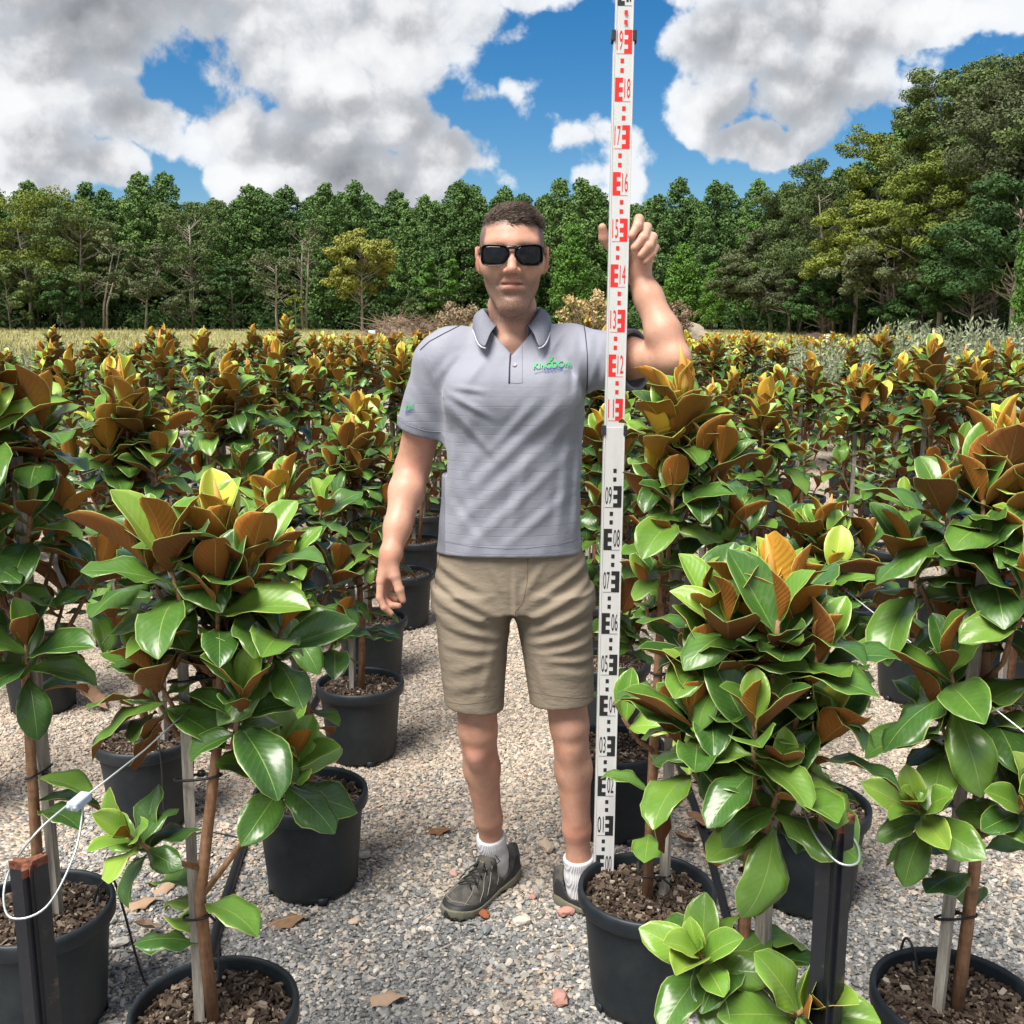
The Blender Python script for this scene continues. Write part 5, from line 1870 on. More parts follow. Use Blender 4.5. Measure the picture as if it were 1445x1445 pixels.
def m_knit(t, p):
    pos = t.n('ShaderNodeNewGeometry').outputs['Position']
    n = t.noise(pos, 650.0, 2.0, 0.6).outputs[0]
    t.put(p.inputs['Base Color'], t.mix(t.step(n, 0.3, 0.7), (0.15, 0.16, 0.20, 1), (0.24, 0.25, 0.30, 1)))
    bump(t, p, n, 0.4, 0.0012)


M_SHIRT = material('grey_polo_cloth', rough=0.62, spec=0.35, build=m_shirt, Sheen_Weight=0.15)
M_KNIT = material('rib_knit', rough=0.8, spec=0.25, build=m_knit)
M_PIPING = material('dark_piping', (0.022, 0.012, 0.035), 0.7)
sv, sq, scuff = build_shirt()
shirt_me = np_mesh('shirt', sv, sq, True, scuff[sq[:, 0]].astype(int))
shirt = man_part('shirt', shirt_me, [M_SHIRT, M_KNIT])
SHIRT_BVH = BVHTree.FromPolygons([tuple(v) for v in sv.tolist()], [tuple(q) for q in sq.tolist()])


def on_shirt(x, z, lift=0.0, y0=2.2):
    hit = SHIRT_BVH.ray_cast(Vector((x, y0, z)), Vector((0, 1, 0)))
    if hit[0] is None:
        return None
    return hit[0] + hit[1].normalized() * (lift if hit[1].y < 0 else -lift)


def seam(pxs, rad, name, mat, y=2.45, lift=0.0, parent=None, n=24):
    pts = []
    pxs = [Vector(p) for p in pxs]
    for i in range(n):
        f = i / (n - 1) * (len(pxs) - 1)
        k = min(int(f), len(pxs) - 2)
        q = pxs[k].lerp(pxs[k + 1], f - k)
        # march the camera-side pixel to the cloth so the seam lies on it
        o = Vector((0, 0, CAM_H))
        d = ray(q.x, q.y).normalized()
        hit = SHIRT_BVH.ray_cast(o, d)
        if hit[0] is not None:
            nn = hit[1].normalized()
            pts.append(hit[0] + nn * (lift if nn.dot(d) < 0 else -lift))
    if len(pts) < 2:
        return None
    mb = MB()
    mb.tube(pts, rad, 6)
    me = mb.mesh(name)
    return man_part(name, me, [mat], parent or shirt)


seam([(721, 490), (720, 505), (719, 520), (718.5, 541)], 0.0021, 'piping', M_PIPING)
seam([(593, 494), (606, 482), (628, 470), (648, 460)], 0.0016, 'piping', M_PIPING)
seam([(787, 452), (796, 447)], 0.0016, 'piping', M_PIPING)
seam([(822, 450), (826, 470), (829, 500), (829, 530), (828, 560)], 0.0013, 'piping', M_PIPING)
seam([(598, 497), (612, 520), (622, 545), (626, 562)], 0.0009, 'armhole_seam', M_SHIRT, lift=0.0004)
seam([(737, 487), (737, 520), (737, 540)], 0.0007, 'placket_edge', M_KNIT)
seam([(719, 540), (728, 541), (738, 540)], 0.0008, 'placket_edge', M_KNIT)
seam([(620, 763), (660, 770), (700, 774), (740, 774), (790, 768), (816, 760)], 0.0008, 'hem_stitching', M_KNIT, n=40)
seam([(557, 588), (575, 600), (600, 608), (622, 610)], 0.0010, 'cuff_seam', M_KNIT)

# buttons
for bx, by in ((726, 515), (725, 496)):
    hit = SHIRT_BVH.ray_cast(Vector((0, 0, CAM_H)), ray(bx, by).normalized())
    if hit[0] is not None:
        mb = MB()
        mb.lathe([(0.0, 0.0022), (0.0030, 0.0022), (0.0042, 0.0030), (0.0052, 0.0028), (0.0056, 0.0012), (0.0054, -0.001)], 16)
        me = mb.mesh('button')
        nn = hit[1].normalized()
        if nn.y > 0:
            nn = -nn
        me.transform(Matrix.Translation(hit[0]) @ nn.to_track_quat('Z', 'Y').to_matrix().to_4x4())
        man_part('button', me, [material('button', (0.30, 0.31, 0.37), 0.35)], shirt)


# --- collar: a band round the neck folded over, two points in front
def build_collar():
    n = 48
    V, F = [], []
    rows_ = []
    for i in range(n + 1):
        t = i / n
        a = -math.pi / 2 + R(31) + t * (2 * math.pi - 2 * R(31))        # from the front left of the wearer round the back
        c, s = math.cos(a), math.sin(a)
        front = max(0.0, -s)
        e = min(t, 1 - t) * 2
        tip = math.exp(-(e / 0.17) ** 2)
        # the fold line stands against the neck; the flap falls outward, longer at the points
        top = Vector((0.068 * c, 2.568 + 0.071 * s, 1.607 - 0.026 * front ** 1.5 - 0.020 * tip))
        inn = Vector((0.066 * c, 2.568 + 0.069 * s, 1.548 - 0.012 * front - 0.006 * tip))
        ro = 0.098 + 0.016 * tip * (1 if c else 1)
        low = Vector((ro * c * (1.0 + 0.06 * tip), 2.568 + (0.102 + 0.046 * tip) * s, 1.561 - 0.012 * front - 0.036 * tip + 0.010 * (1 - front) * (s > 0)))
        mid_ = top.lerp(low, 0.5) + Vector((0.010 * c, 0.010 * s, 0.006))
        crest = top + Vector((0.0035 * c, 0.0035 * s, 0.0022))
        rows_.append([inn, top, crest, top.lerp(low, 0.25) + Vector((0.008 * c, 0.008 * s, 0.003)), mid_, low])
    for r in rows_:
        V += [tuple(v) for v in r]
    k = len(rows_[0])
    for i in range(n):
        for j in range(k - 1):
            F.append((i * k + j, (i + 1) * k + j, (i + 1) * k + j + 1, i * k + j + 1))
    me = np_mesh('collar', V, F)
    return me, [r[-1] for r in rows_]


collar_me, collar_low = build_collar()
collar = man_part('collar', collar_me, [M_KNIT], shirt)
ceb = MB()
ceb.tube(collar_low, 0.0019, 6)
man_part('collar_edge', ceb.mesh('collar_edge'), [material('pale_edging', (0.50, 0.51, 0.58), 0.7)], collar)
sm = collar.modifiers.new('thickness', 'SOLIDIFY')
sm.thickness = 0.0032
sm.offset = 0
ss_ = collar.modifiers.new('smooth', 'SUBSURF')
ss_.levels = ss_.render_levels = 1


# --- embroidered mark on the chest and on the sleeve
def project(me, u0, u1, v0, v1, lift, subdiv=True):
    """lay a flat mesh on the shirt between photograph corners (u: pixels across, v: pixels down)"""
    co = np.array([v.co[:] for v in me.vertices])
    lo, hi = co.min(0), co.max(0)
    miss = False
    for v in me.vertices:
        a = (v.co.x - lo[0]) / (hi[0] - lo[0])
        b = (v.co.y - lo[1]) / (hi[1] - lo[1] + 1e-9)
        px = u0 + (u1 - u0) * a
        py = v1 + (v0 - v1) * b - 3.5 * a
        d = ray(px, py).normalized()
        hit = SHIRT_BVH.ray_cast(Vector((0, 0, CAM_H)), d)
        if hit[0] is not None:
            v.co = hit[0] - d * lift
        else:
            miss = True
    if miss:
        print('lettering missed the cloth', u0, v0)
    return me


M_LOGO_G = material('green_thread', (0.06, 0.42, 0.15), 0.6)
M_LOGO_B = material('blue_thread', (0.03, 0.06, 0.34), 0.6)
M_LOGO_P = material('pale_blue_thread', (0.20, 0.22, 0.42), 0.6)
man_part('chest_lettering', project(lettering('KInGDOm'), 752.5, 806, 511.5, 520.5, 0.0048), [M_LOGO_G], shirt)
lf_ = MB()
lf_.add([(0, 0, 0), (0.35, 0.25, 0), (0.5, 0.6, 0), (0.42, 1.0, 0), (0.1, 0.6, 0), (-0.1, 0.3, 0)], [(0, 1, 2, 3, 4, 5)])
man_part('chest_leaf', project(lf_.mesh('chest_leaf'), 774, 781, 504.5, 512, 0.0048), [M_LOGO_G], shirt)
man_part('chest_lettering', project(lettering('HORTICULTURE'), 767, 794, 521.0, 524.8, 0.0048), [M_LOGO_B], shirt)
for u0, u1, v in ((753, 766, 524.6), (795.5, 806, 523.4)):
    q = MB()
    q.add([(0, 0, 0), (1, 0, 0), (1, 1, 0), (0, 1, 0)], [(0, 1, 2, 3)])
    man_part('chest_line', project(q.mesh('chest_line'), u0, u1, v, v + 0.9, 0.0048), [M_LOGO_P], shirt)
man_part('sleeve_lettering', project(lettering('KInG'), 572, 583, 571, 580, 0.0048), [M_LOGO_G], shirt)
man_part('sleeve_lettering', project(lettering('HORT'), 572, 581, 581, 585, 0.0048), [M_LOGO_B], shirt)


# --- shorts
def build_shorts():
    S = Field(AX(-0.24, 0.26, 0.0036), AX(2.40, 2.72, 0.0038), AX(0.545, 1.045, 0.0036))
    S.loft([(0.86, 0.003, 2.565, 0.205, 0.122), (0.93, 0.0, 2.565, 0.199, 0.124), (1.0, -0.003, 2.560, 0.184, 0.118), (1.04, -0.004, 2.558, 0.176, 0.114)], 0.02, p=2.3)
    S.loft([(0.545, -0.098, 2.548, 0.077, 0.092), (0.62, -0.099, 2.548, 0.079, 0.094), (0.74, -0.101, 2.552, 0.089, 0.104), (0.84, -0.101, 2.560, 0.098, 0.114), (0.90, -0.100, 2.565, 0.099, 0.118)], 0.03, p=2.2)
    S.loft([(0.545, 0.130, 2.546, 0.083, 0.092), (0.62, 0.129, 2.546, 0.085, 0.094), (0.74, 0.118, 2.552, 0.092, 0.104), (0.84, 0.107, 2.560, 0.100, 0.114), (0.90, 0.103, 2.565, 0.101, 0.118)], 0.03, p=2.2)
    sl, g = S.sub((-1, 2, 0), (1, 3, 2))
    F = [((614, 800), (690, 835), 0.010, 0.0050), ((612, 822), (712, 872), 0.011, 0.0075), ((616, 850), (716, 888), 0.010, 0.0065), ((620, 880), (718, 905), 0.010, 0.0060), ((628, 912), (708, 918), 0.010, 0.0045),
         ((640, 945), (700, 930), 0.012, 0.0035), ((632, 975), (690, 960), 0.014, 0.0035), ((834, 800), (745, 850), 0.010, 0.0060), ((836, 826), (738, 878), 0.010, 0.0070), ((836, 856), (735, 900), 0.011, 0.0075),
         ((838, 884), (742, 912), 0.010, 0.0075), ((838, 908), (755, 925), 0.009, 0.0060), ((838, 935), (765, 930), 0.009, 0.0060), ((838, 958), (775, 945), 0.012, 0.0040), ((726, 800), (728, 890), 0.006, 0.0045),
         ((690, 790), (718, 850), 0.010, 0.0040), ((770, 790), (735, 845), 0.010, 0.0045), ((700, 905), (680, 990), 0.012, 0.0030), ((760, 940), (770, 985), 0.010, 0.0035)]
    S.F -= folds_field(g[0], g[1], g[2], F, 2.55, 0.80)
    back = 1 / (1 + np.exp(-(g[1] - 2.57) / 0.01))
    S.F -= (0.004 * np.sin(g[2] * 75 + 3 * np.sin(g[0] * 25)) * back).astype(np.float32)
    S.half((-0.098, 2.55, 0.590), (-0.10, -0.06, -1), (-0.26, 2.3, 0.5), (0.012, 2.8, 0.66))
    S.half((0.128, 2.55, 0.604), (0.06, -0.06, -1), (0.012, 2.3, 0.5), (0.28, 2.8, 0.67))
    S.loft([(0.50, -0.098, 2.548, 0.077, 0.092), (0.66, -0.099, 2.548, 0.080, 0.095)], 0.004, cut=True, off=-0.007, p=2.2)
    S.loft([(0.50, 0.130, 2.546, 0.083, 0.092), (0.67, 0.127, 2.546, 0.086, 0.095)], 0.004, cut=True, off=-0.007, p=2.2)
    return S.nets('shorts', 2)


def m_khaki(t, p):
    pos = t.n('ShaderNodeNewGeometry').outputs['Position']
    n = t.noise(pos, 9.0, 4.0, 0.6).outputs[0]
    wv = t.noise(t.vec('MULTIPLY', pos, (1, 1, 0.5)), 800.0, 1.0, 0.5).outputs[0]
    t.put(p.inputs['Base Color'], t.mix(n, (0.225, 0.185, 0.138, 1), (0.285, 0.238, 0.182, 1)))
    cr = t.noise(t.vec('MULTIPLY', pos, (1.0, 1.0, 2.2)), 22.0, 3.0, 0.55).outputs[0]
    bump(t, p, t.math('ADD', t.math('MULTIPLY', wv, 0.3), t.math('MULTIPLY', cr, 3.4)), 0.6, 0.0016)


M_KHAKI = material('khaki_cotton', rough=0.82, spec=0.25, build=m_khaki)
M_STITCH = material('khaki_seam', (0.17, 0.13, 0.09), 0.85)
kv, kq = build_shorts()
shorts = man_part('shorts', np_mesh('shorts', kv, kq), [M_KHAKI])
SHIRT_BVH_KEEP = SHIRT_BVH
SHIRT_BVH = BVHTree.FromPolygons([tuple(v) for v in kv.tolist()], [tuple(q) for q in kq.tolist()])
seam([(745, 786), (744, 820), (738, 850), (728, 862)], 0.0009, 'fly_stitching', M_STITCH, parent=shorts)
seam([(727, 862), (727, 880), (728, 894)], 0.0012, 'front_seam', M_STITCH, parent=shorts)
seam([(822, 778), (830, 800), (829, 822)], 0.0012, 'pocket_edge', M_STITCH, parent=shorts)
seam([(622, 780), (616, 805), (615, 830)], 0.0012, 'pocket_edge', M_STITCH, parent=shorts)
seam([(630, 990), (655, 994), (685, 990), (710, 982)], 0.0009, 'hem_stitching', M_STITCH, parent=shorts)
seam([(747, 975), (780, 982), (815, 985), (838, 982)], 0.0009, 'hem_stitching', M_STITCH, parent=shorts)
SHIRT_BVH = SHIRT_BVH_KEEP


# --- socks and shoes
def m_sock(t, p):
    pos = t.n('ShaderNodeNewGeometry').outputs['Position']
    xyz = t.n('ShaderNodeSeparateXYZ', None, i0=pos)
    w = t.math('SINE', t.math('MULTIPLY', t.math('ADD', xyz.outputs[0], t.math('MULTIPLY', xyz.outputs[1], 0.6)), 1300.0))
    t.put(p.inputs['Base Color'], t.mix(t.step(w, -1, 1), (0.62, 0.62, 0.66, 1), (0.78, 0.78, 0.80, 1)))
    bump(t, p, w, 0.5, 0.0015)


def m_upper(t, p):
    pos = t.n('ShaderNodeNewGeometry').outputs['Position']
    n = t.noise(pos, 40.0, 4.0, 0.6).outputs[0]
    t.put(p.inputs['Base Color'], t.mix(t.step(n, 0.3, 0.7), (0.045, 0.043, 0.040, 1), (0.105, 0.10, 0.088, 1)))
    bump(t, p, t.noise(pos, 300.0, 2.0, 0.6).outputs[0], 0.35, 0.0015)


M_SOCK = material('white_ribbed_cotton', rough=0.9, spec=0.2, build=m_sock)
M_UPPER = material('grey_nubuck', rough=0.75, spec=0.3, build=m_upper)
M_DARKUP = material('charcoal_rubber', (0.022, 0.023, 0.024), 0.6)
M_STRIP = material('pale_grey_overlay', (0.19, 0.185, 0.165), 0.7)
M_SOLE = material('olive_sole', (0.165, 0.160, 0.115), 0.7)
M_LACE = material('black_lace', (0.010, 0.012, 0.011), 0.7)
M_YEL = material('yellow_tag', (0.75, 0.62, 0.03), 0.6)


def build_shoe(heel, fwd, ankle, label):
    f = Vector((fwd[0], fwd[1], 0)).normalized()
    s = Vector((f.y, -f.x, 0))
    O = Vector((heel[0], heel[1], 0.004))

    def W(a, b, c):
        return tuple(O + f * (a * 1.09) + s * (b * 1.10) + Vector((0, 0, c * 1.05)))
    lo = [min(W(a, b, 0)[i] for a in (-0.03, 0.31) for b in (-0.07, 0.07)) for i in (0, 1)]
    hi = [max(W(a, b, 0)[i] for a in (-0.03, 0.31) for b in (-0.07, 0.07)) for i in (0, 1)]
    mk = lambda z0, z1: Field(AX(lo[0], hi[0], 0.0026), AX(lo[1], hi[1], 0.0026), AX(z0, z1, 0.0026))
    loc = lambda X, Y: (((X - O.x) * f.x + (Y - O.y) * f.y) / 1.09, ((X - O.x) * s.x + (Y - O.y) * s.y) / 1.10)
    Lh = 0.282

    def half_w(a):
        return np.interp(a, [-0.002, 0.012, 0.05, 0.11, 0.165, 0.205, 0.235, 0.262, 0.276, Lh], [0.004, 0.025, 0.036, 0.037, 0.046, 0.050, 0.046, 0.034, 0.020, 0.002])

    def bend(a):
        return np.interp(a, [0, 0.15, 0.28], [0.0, 0.004, -0.004])
    # upper
    U = mk(0.012, 0.145)

    def upper(X, Y, Z):
        a, b = loc(X, Y)
        hw = half_w(a) - 0.001
        zt = np.interp(a, [0.0, 0.03, 0.075, 0.11, 0.15, 0.20, 0.245, 0.272, 0.284], [0.088, 0.090, 0.082, 0.096, 0.080, 0.062, 0.050, 0.036, 0.020])
        u = np.abs(b - bend(a)) / np.maximum(hw, 0.003)
        v = np.clip((Z - 0.016) / np.maximum(zt - 0.016, 0.004), 0, 3)
        q = 2.4
        return np.maximum(((u ** q + v ** q) ** (1 / q) - 1) * np.minimum(hw, zt - 0.016) * 0.9, np.maximum(-a, a - Lh))
    U.put(upper, (lo[0], lo[1], 0.0), (hi[0], hi[1], 0.15), 0.004)
    U.cone(W(0.118, 0, 0.085), W(0.100, 0, 0.118), 0.030, 0.026, 0.012)                     # padded tongue and collar
    U.cone(W(0.016, 0, 0.06), W(0.018, 0, 0.080), 0.020, 0.015, 0.012)
    an = Vector(ankle)
    U.cone((an.x, an.y, 0.062), (an.x - f.x * 0.004, an.y - f.y * 0.004, 0.19), 0.0425, 0.0470, 0.006, cut=True)
    for a in (0.155, 0.175, 0.197, 0.228):
        U.cone(W(a, -0.05, 0.030), W(a - 0.012, 0.0, 0.11), 0.0016, 0.0016, 0.004, cut=True)
    v1, q1 = U.nets('upper', 1)
    shoe = man_part('shoe', np_mesh('shoe', v1, q1), [M_UPPER])
    # sole
    S = mk(-0.004, 0.06)

    def sole(X, Y, Z):
        a, b = loc(X, Y)
        hw = half_w(a) + 0.0035 - 0.005 * np.clip((0.010 - Z) / 0.010, 0, 1) - 0.0025 * np.clip((Z - 0.022) / 0.012, 0, 1)
        d = (np.abs(b - bend(a)) / np.maximum(hw, 0.003) - 1) * np.minimum(hw, 0.03)
        top = np.interp(a, [0, 0.03, 0.09, 0.15, 0.22, 0.25, 0.27, 0.285], [0.032, 0.034, 0.024, 0.020, 0.023, 0.029, 0.034, 0.034])
        bot = np.interp(a, [0, 0.02, 0.20, 0.25, 0.285], [0.008, 0.0, 0.0, 0.004, 0.016]) + 0.003 * (np.sin(a * 420) > 0.3)
        bot = bot + 0.010 * np.exp(-((a - 0.105) / 0.018) ** 2)
        return np.maximum(np.maximum(d, np.maximum(-a, a - Lh)), np.maximum(Z - top, bot - Z))
    S.put(sole, (lo[0], lo[1], 0.0), (hi[0], hi[1], 0.05), 0.002)
    v2, q2 = S.nets('sole', 1)
    sole_o = man_part('sole', np_mesh('sole', v2, q2), [M_SOLE], shoe)
    # dark rand round the foot, heel counter and toe
    Rn = mk(0.012, 0.10)

    def rand(X, Y, Z):
        a, b = loc(X, Y)
        zt = np.interp(a, [0, 0.035, 0.06, 0.10, 0.16, 0.22, 0.25, 0.285], [0.082, 0.075, 0.052, 0.036, 0.030, 0.034, 0.040, 0.044])
        d = upper(X, Y, Z) - 0.0018
        return np.maximum(d, np.maximum(Z - zt, 0.014 - Z))
    Rn.put(rand, (lo[0], lo[1], 0.0), (hi[0], hi[1], 0.1), 0.002)
    Rn.cone((an.x, an.y, 0.060), (an.x, an.y, 0.19), 0.0420, 0.0470, 0.004, cut=True)
    v3, q3 = Rn.nets('rand', 1)
    man_part('rand', np_mesh('rand', v3, q3), [M_DARKUP], shoe)
    # stitched overlays: paler strips that lie on the upper
    sb = BVHTree.FromPolygons([tuple(v) for v in v1.tolist()], [tuple(q) for q in q1.tolist()])
    for sg in (-1, 1):
        for path in ([(0.245, 0.030, 0.03), (0.215, 0.030, 0.055), (0.190, 0.018, 0.08)], [(0.205, 0.05, 0.030), (0.180, 0.045, 0.05), (0.155, 0.026, 0.085)],
                     [(0.170, 0.05, 0.030), (0.148, 0.045, 0.055), (0.132, 0.030, 0.09)], [(0.120, 0.05, 0.035), (0.105, 0.045, 0.06), (0.085, 0.035, 0.075)],
                     [(0.262, 0.0, 0.05), (0.252, 0.022, 0.045), (0.236, 0.042, 0.034)]):
            pts = []
            for i in range(9):
                q = i / 8 * 2
                kk = min(int(q), 1)
                a_, b_, c_ = [path[kk][j] + (path[kk + 1][j] - path[kk][j]) * (q - kk) for j in range(3)]
                hit = sb.find_nearest(Vector(W(a_, sg * b_, c_)))
                if hit[0] is not None:
                    pts.append(hit[0] + hit[1] * 0.0002)
            tb = MB()
            tb.tube(pts, 0.0016, 5)
            man_part('overlay', tb.mesh('overlay'), [M_STRIP], shoe)
    # laces
    mb = MB()
    topz = lambda a: float(np.interp(a, [0.075, 0.11, 0.15, 0.20, 0.245], [0.100, 0.104, 0.084, 0.066, 0.054])) + 0.001
    for i, a in enumerate((0.128, 0.148, 0.168, 0.188)):
        for sg in (-1, 1):
            p0, p1 = W(a, sg * 0.021, topz(a) - 0.007), W(a + 0.020, -sg * 0.021, topz(a + 0.02) - 0.008)
            pm = W(a + 0.010, 0, topz(a + 0.01) + 0.003)
            mb.tube([p0, pm, p1], 0.0023, 5)
    for sg in (-1, 1):
        k = W(0.122, 0, topz(0.122) + 0.006)
        mb.tube([k, W(0.118, sg * 0.022, topz(0.12) + 0.016), W(0.125, sg * 0.045, topz(0.12) + 0.006), W(0.135, sg * 0.034, topz(0.12) - 0.006), k], 0.0019, 5)
        mb.tube([k, W(0.150, sg * 0.012, topz(0.15) + 0.006), W(0.176, sg * 0.022, topz(0.176) + 0.003), W(0.196, sg * 0.030, topz(0.196) - 0.010)], 0.0018, 5)
    man_part('laces', mb.mesh('laces'), [M_LACE], shoe)
    for a, b in ((0.107, 0.004), (0.140, 0.0)):
        tb = MB()
        tb.box(W(a, b, topz(a) + 0.006), (0.006, 0.012, 0.003), Matrix.Rotation(math.atan2(f.y, f.x), 3, 'Z'))
        man_part('lace_tab', tb.mesh('lace_tab', False), [M_YEL], shoe)
    # sock
    K = Field(AX(an.x - 0.07, an.x + 0.07, 0.0026), AX(an.y - 0.07, an.y + 0.07, 0.0026), AX(0.03, 0.20, 0.0026))
    return shoe, K


def build_sock(K, an, kn, top):
    d = (np.asarray(kn) - np.asarray(an))
    d = d / d[2]
    a = np.asarray(an)
    e = a + d * (top - a[2])
    K.chain([tuple(a + d * (-0.05)), tuple(a), tuple(a + d * 0.05), tuple(e)], [0.0415, 0.0415, 0.0400, 0.0395], 0.01)
    K.half(e - d * 0.006, d, (-9, -9, 0), (9, 9, 1), 0.004)
    sl, g = K.sub((-9, -9, 0), (9, 9, 1))
    v, q = K.nets('sock', 1)
    return man_part('sock', np_mesh('sock', v, q), [M_SOCK])


_, K1 = build_shoe((0.012, 2.738), (-0.62, -0.785), R_AN, 'right')
build_sock(K1, R_AN, R_KN, 0.176)
_, K2 = build_shoe((0.118, 2.606), (0.88, -0.475), L_AN, 'left')
build_sock(K2, L_AN, L_KN, 0.158)


# --- hair: short, brushed up and to one side
def m_hair(t, p):
    isl = t.n('ShaderNodeNewGeometry').outputs['Random Per Island']
    t.put(p.inputs['Base Color'], t.ramp(isl, [(0.0, (0.050, 0.033, 0.025)), (0.6, (0.115, 0.078, 0.058)), (1.0, (0.22, 0.155, 0.115))]))


M_HAIR = material('brown_hair', rough=0.45, spec=0.45, build=m_hair)


def build_hair():
    rg = np.random.default_rng(4)
    V, F = [], []
    n = 0
    want = 15000
    while n < want:
        d = rg.normal(size=3)
        d /= np.linalg.norm(d)
        if d[2] < -0.25:
            continue
        e = np.array([0.0765, 0.096, 0.080])
        q = d * e
        x, f, z = q[0], q[1] - 0.014, q[2] + 0.034
        # forehead of the fuller face ellipsoid
        q2 = np.array([x / 0.066, (f - 0.028) / 0.066, (z - 0.030) / 0.062])
        l2 = np.linalg.norm(q2)
        if l2 < 1:
            f2 = 0.028 + q2[1] / l2 * 0.066
            f = max(f, f2) if f > 0.02 else f
        hair_line = 0.070 - 0.55 * max(0.0, abs(x) - 0.040) + 0.004 * math.sin(x * 160) + 0.004 * rg.normal()
        top = z > hair_line if f > 0.03 else z > 0.060
        fade = min(1.0, max(0.0, (z - 0.050) / 0.026))
        if not top:
            if f > 0.028 or z < -0.03 or rg.random() < 0.35:
                continue
            Ln = 0.0025 + 0.003 * rg.random()
            fade = 0
        else:
            Ln = 0.007 + 0.021 * fade * (0.55 + 0.55 * rg.random()) + 0.006 * (f > 0.03)
            if f > 0.04:
                Ln *= 1.15
        nrm = q / e ** 2
        nrm /= np.linalg.norm(nrm)
        comb = np.array([(0.55 + 0.15 * math.sin(x * 40 + f * 25)) * (1 - min(1.0, max(0.0, x / 0.06))), 0.20 if f > 0 else -0.3, 0.22]) if fade > 0 else np.array([0, -0.1, -0.9])
        g = nrm * (0.48 if fade > 0 else 0.5) + comb * 0.95 + rg.normal(size=3) * 0.07
        g /= np.linalg.norm(g)
        b = np.array([x, f, z]) - nrm * 0.001
        m = b + g * Ln * 0.55
        tip = m + (g * 0.8 + np.array([0.30 if x < 0.03 else -0.1, -0.25, -0.30]) * (fade > 0)) * Ln * 0.5
        w = 0.0011
        sd = np.cross(g, nrm)
        sd /= np.linalg.norm(sd) + 1e-9
        o = len(V)
        up = np.cross(sd, g)
        for c, ww in ((b, w), (m, w * 0.9)):
            V += [c + sd * ww, c - sd * ww, c + up * ww * 0.7]
        V.append(tip)
        for a, bb_ in ((0, 1), (1, 2), (2, 0)):
            F.append((o + a, o + bb_, o + 3 + bb_))
            F.append((o + a, o + 3 + bb_, o + 3 + a))
            F.append((o + 3 + a, o + 3 + bb_, o + 6))
        n += 1
    V = np.array(V)
    W = np.stack([HX + V[:, 0], HY - V[:, 1], HZ + V[:, 2]], 1)
    return np_mesh('hair', W, np.array(F))


hair = man_part('hair', build_hair(), [M_HAIR])


# --- sunglasses
def build_glasses():
    g = empty('sunglasses', (0, 0, 0), label='black rectangular sunglasses with dark lenses on the man\'s face', cat='sunglasses')
    M_FR = material('glossy_black_frame', (0.008, 0.008, 0.009), 0.22, 0.6)
    M_LENS = material('dark_lens', (0.005, 0.005, 0.007), 0.05, 0.30)

    def outline(cx, s, grow_):
        pts = []
        for k in range(40):
            a = 2 * math.pi * k / 40
            c, si = math.cos(a), math.sin(a)
            q = 4.2
            r = 1 / (abs(c) ** q + abs(si) ** q) ** (1 / q)
            x, z = r * c * (0.0318 + grow_), r * si * (0.0222 + grow_)
            inner = -s * x > 0
            if z < 0 and inner:                               # lenses narrow towards the nose below
                x *= 1 + 0.34 * (z / 0.0222)
            if z > 0:
                z += 0.002 * (s * x / 0.0318)
            pts.append((cx + x, z))
        return pts

    def wrap(x, z, off=0.0):
        return (x, HY - 0.112 + off + 2.3 * x * x, HZ - 0.005 + z)
    fr = MB()
    for s in (-1, 1):
        cx = s * 0.0388
        o_ = outline(cx, s, 0.0022)
        i_ = outline(cx, s, 0.0)
        n = len(o_)
        vs = [wrap(*p, off=0.0) for p in o_] + [wrap(*p, off=0.0) for p in i_] + [wrap(*p, off=0.0045) for p in i_] + [wrap(*p, off=0.0045) for p in o_]
        fs = []
        for r in range(4):
            for k in range(n):
                k2 = (k + 1) % n
                r2 = (r + 1) % 4
                fs.append((r * n + k, r * n + k2, r2 * n + k2, r2 * n + k))
        fr.add(vs, fs)
    # bridge
    fr.tube([wrap(-0.012, 0.0165, 0.0022), wrap(-0.005, 0.0175, 0.0018), wrap(0.005, 0.0175, 0.0018), wrap(0.012, 0.0165, 0.0022)], 0.0046, 8)
    f_o = fr.build('frame', M_FR, g)
    bv = f_o.modifiers.new('soft', 'BEVEL')
    bv.width = 0.0008
    bv.segments = 2
    for s in (-1, 1):
        cx = s * 0.0388
        pts = outline(cx, s, 0.0008)
        lm = MB()
        rings = []
        for sc in (1.0, 0.66, 0.33):
            rings.append([wrap(cx + (x - cx) * sc, z * sc, 0.0022 - 0.0012 * (1 - sc)) for x, z in pts])
        n = len(pts)
        vs = [v for r in rings for v in r] + [wrap(cx, 0, 0.0008)]
        fs = [(r * n + k, r * n + (k + 1) % n, (r + 1) * n + (k + 1) % n, (r + 1) * n + k) for r in range(2) for k in range(n)]
        fs += [(2 * n + k, 2 * n + (k + 1) % n, 3 * n) for k in range(n)]
        lm.add(vs, fs)
        lens = lm.build('lens', M_LENS, g)
        so = lens.modifiers.new('thickness', 'SOLIDIFY')
        so.thickness = 0.0016
        tm = MB()
        a = Vector(wrap(s * 0.0715, 0.0135, 0.002))
        b = Vector(hp(s * 0.0805, 0.004, 0.010))
        c = Vector(hp(s * 0.0800, -0.030, 0.000))
        for p0, p1 in ((a, b), (b, c)):
            d = (p1 - p0)
            rot = d.to_track_quat('Y', 'Z').to_matrix()
            tm.box((p0 + p1) / 2, (0.0034, d.length + 0.002, 0.0105 if p0 is a else 0.007), rot)
        tm.build('temple', M_FR, g, smooth=False)
    return g


build_glasses()
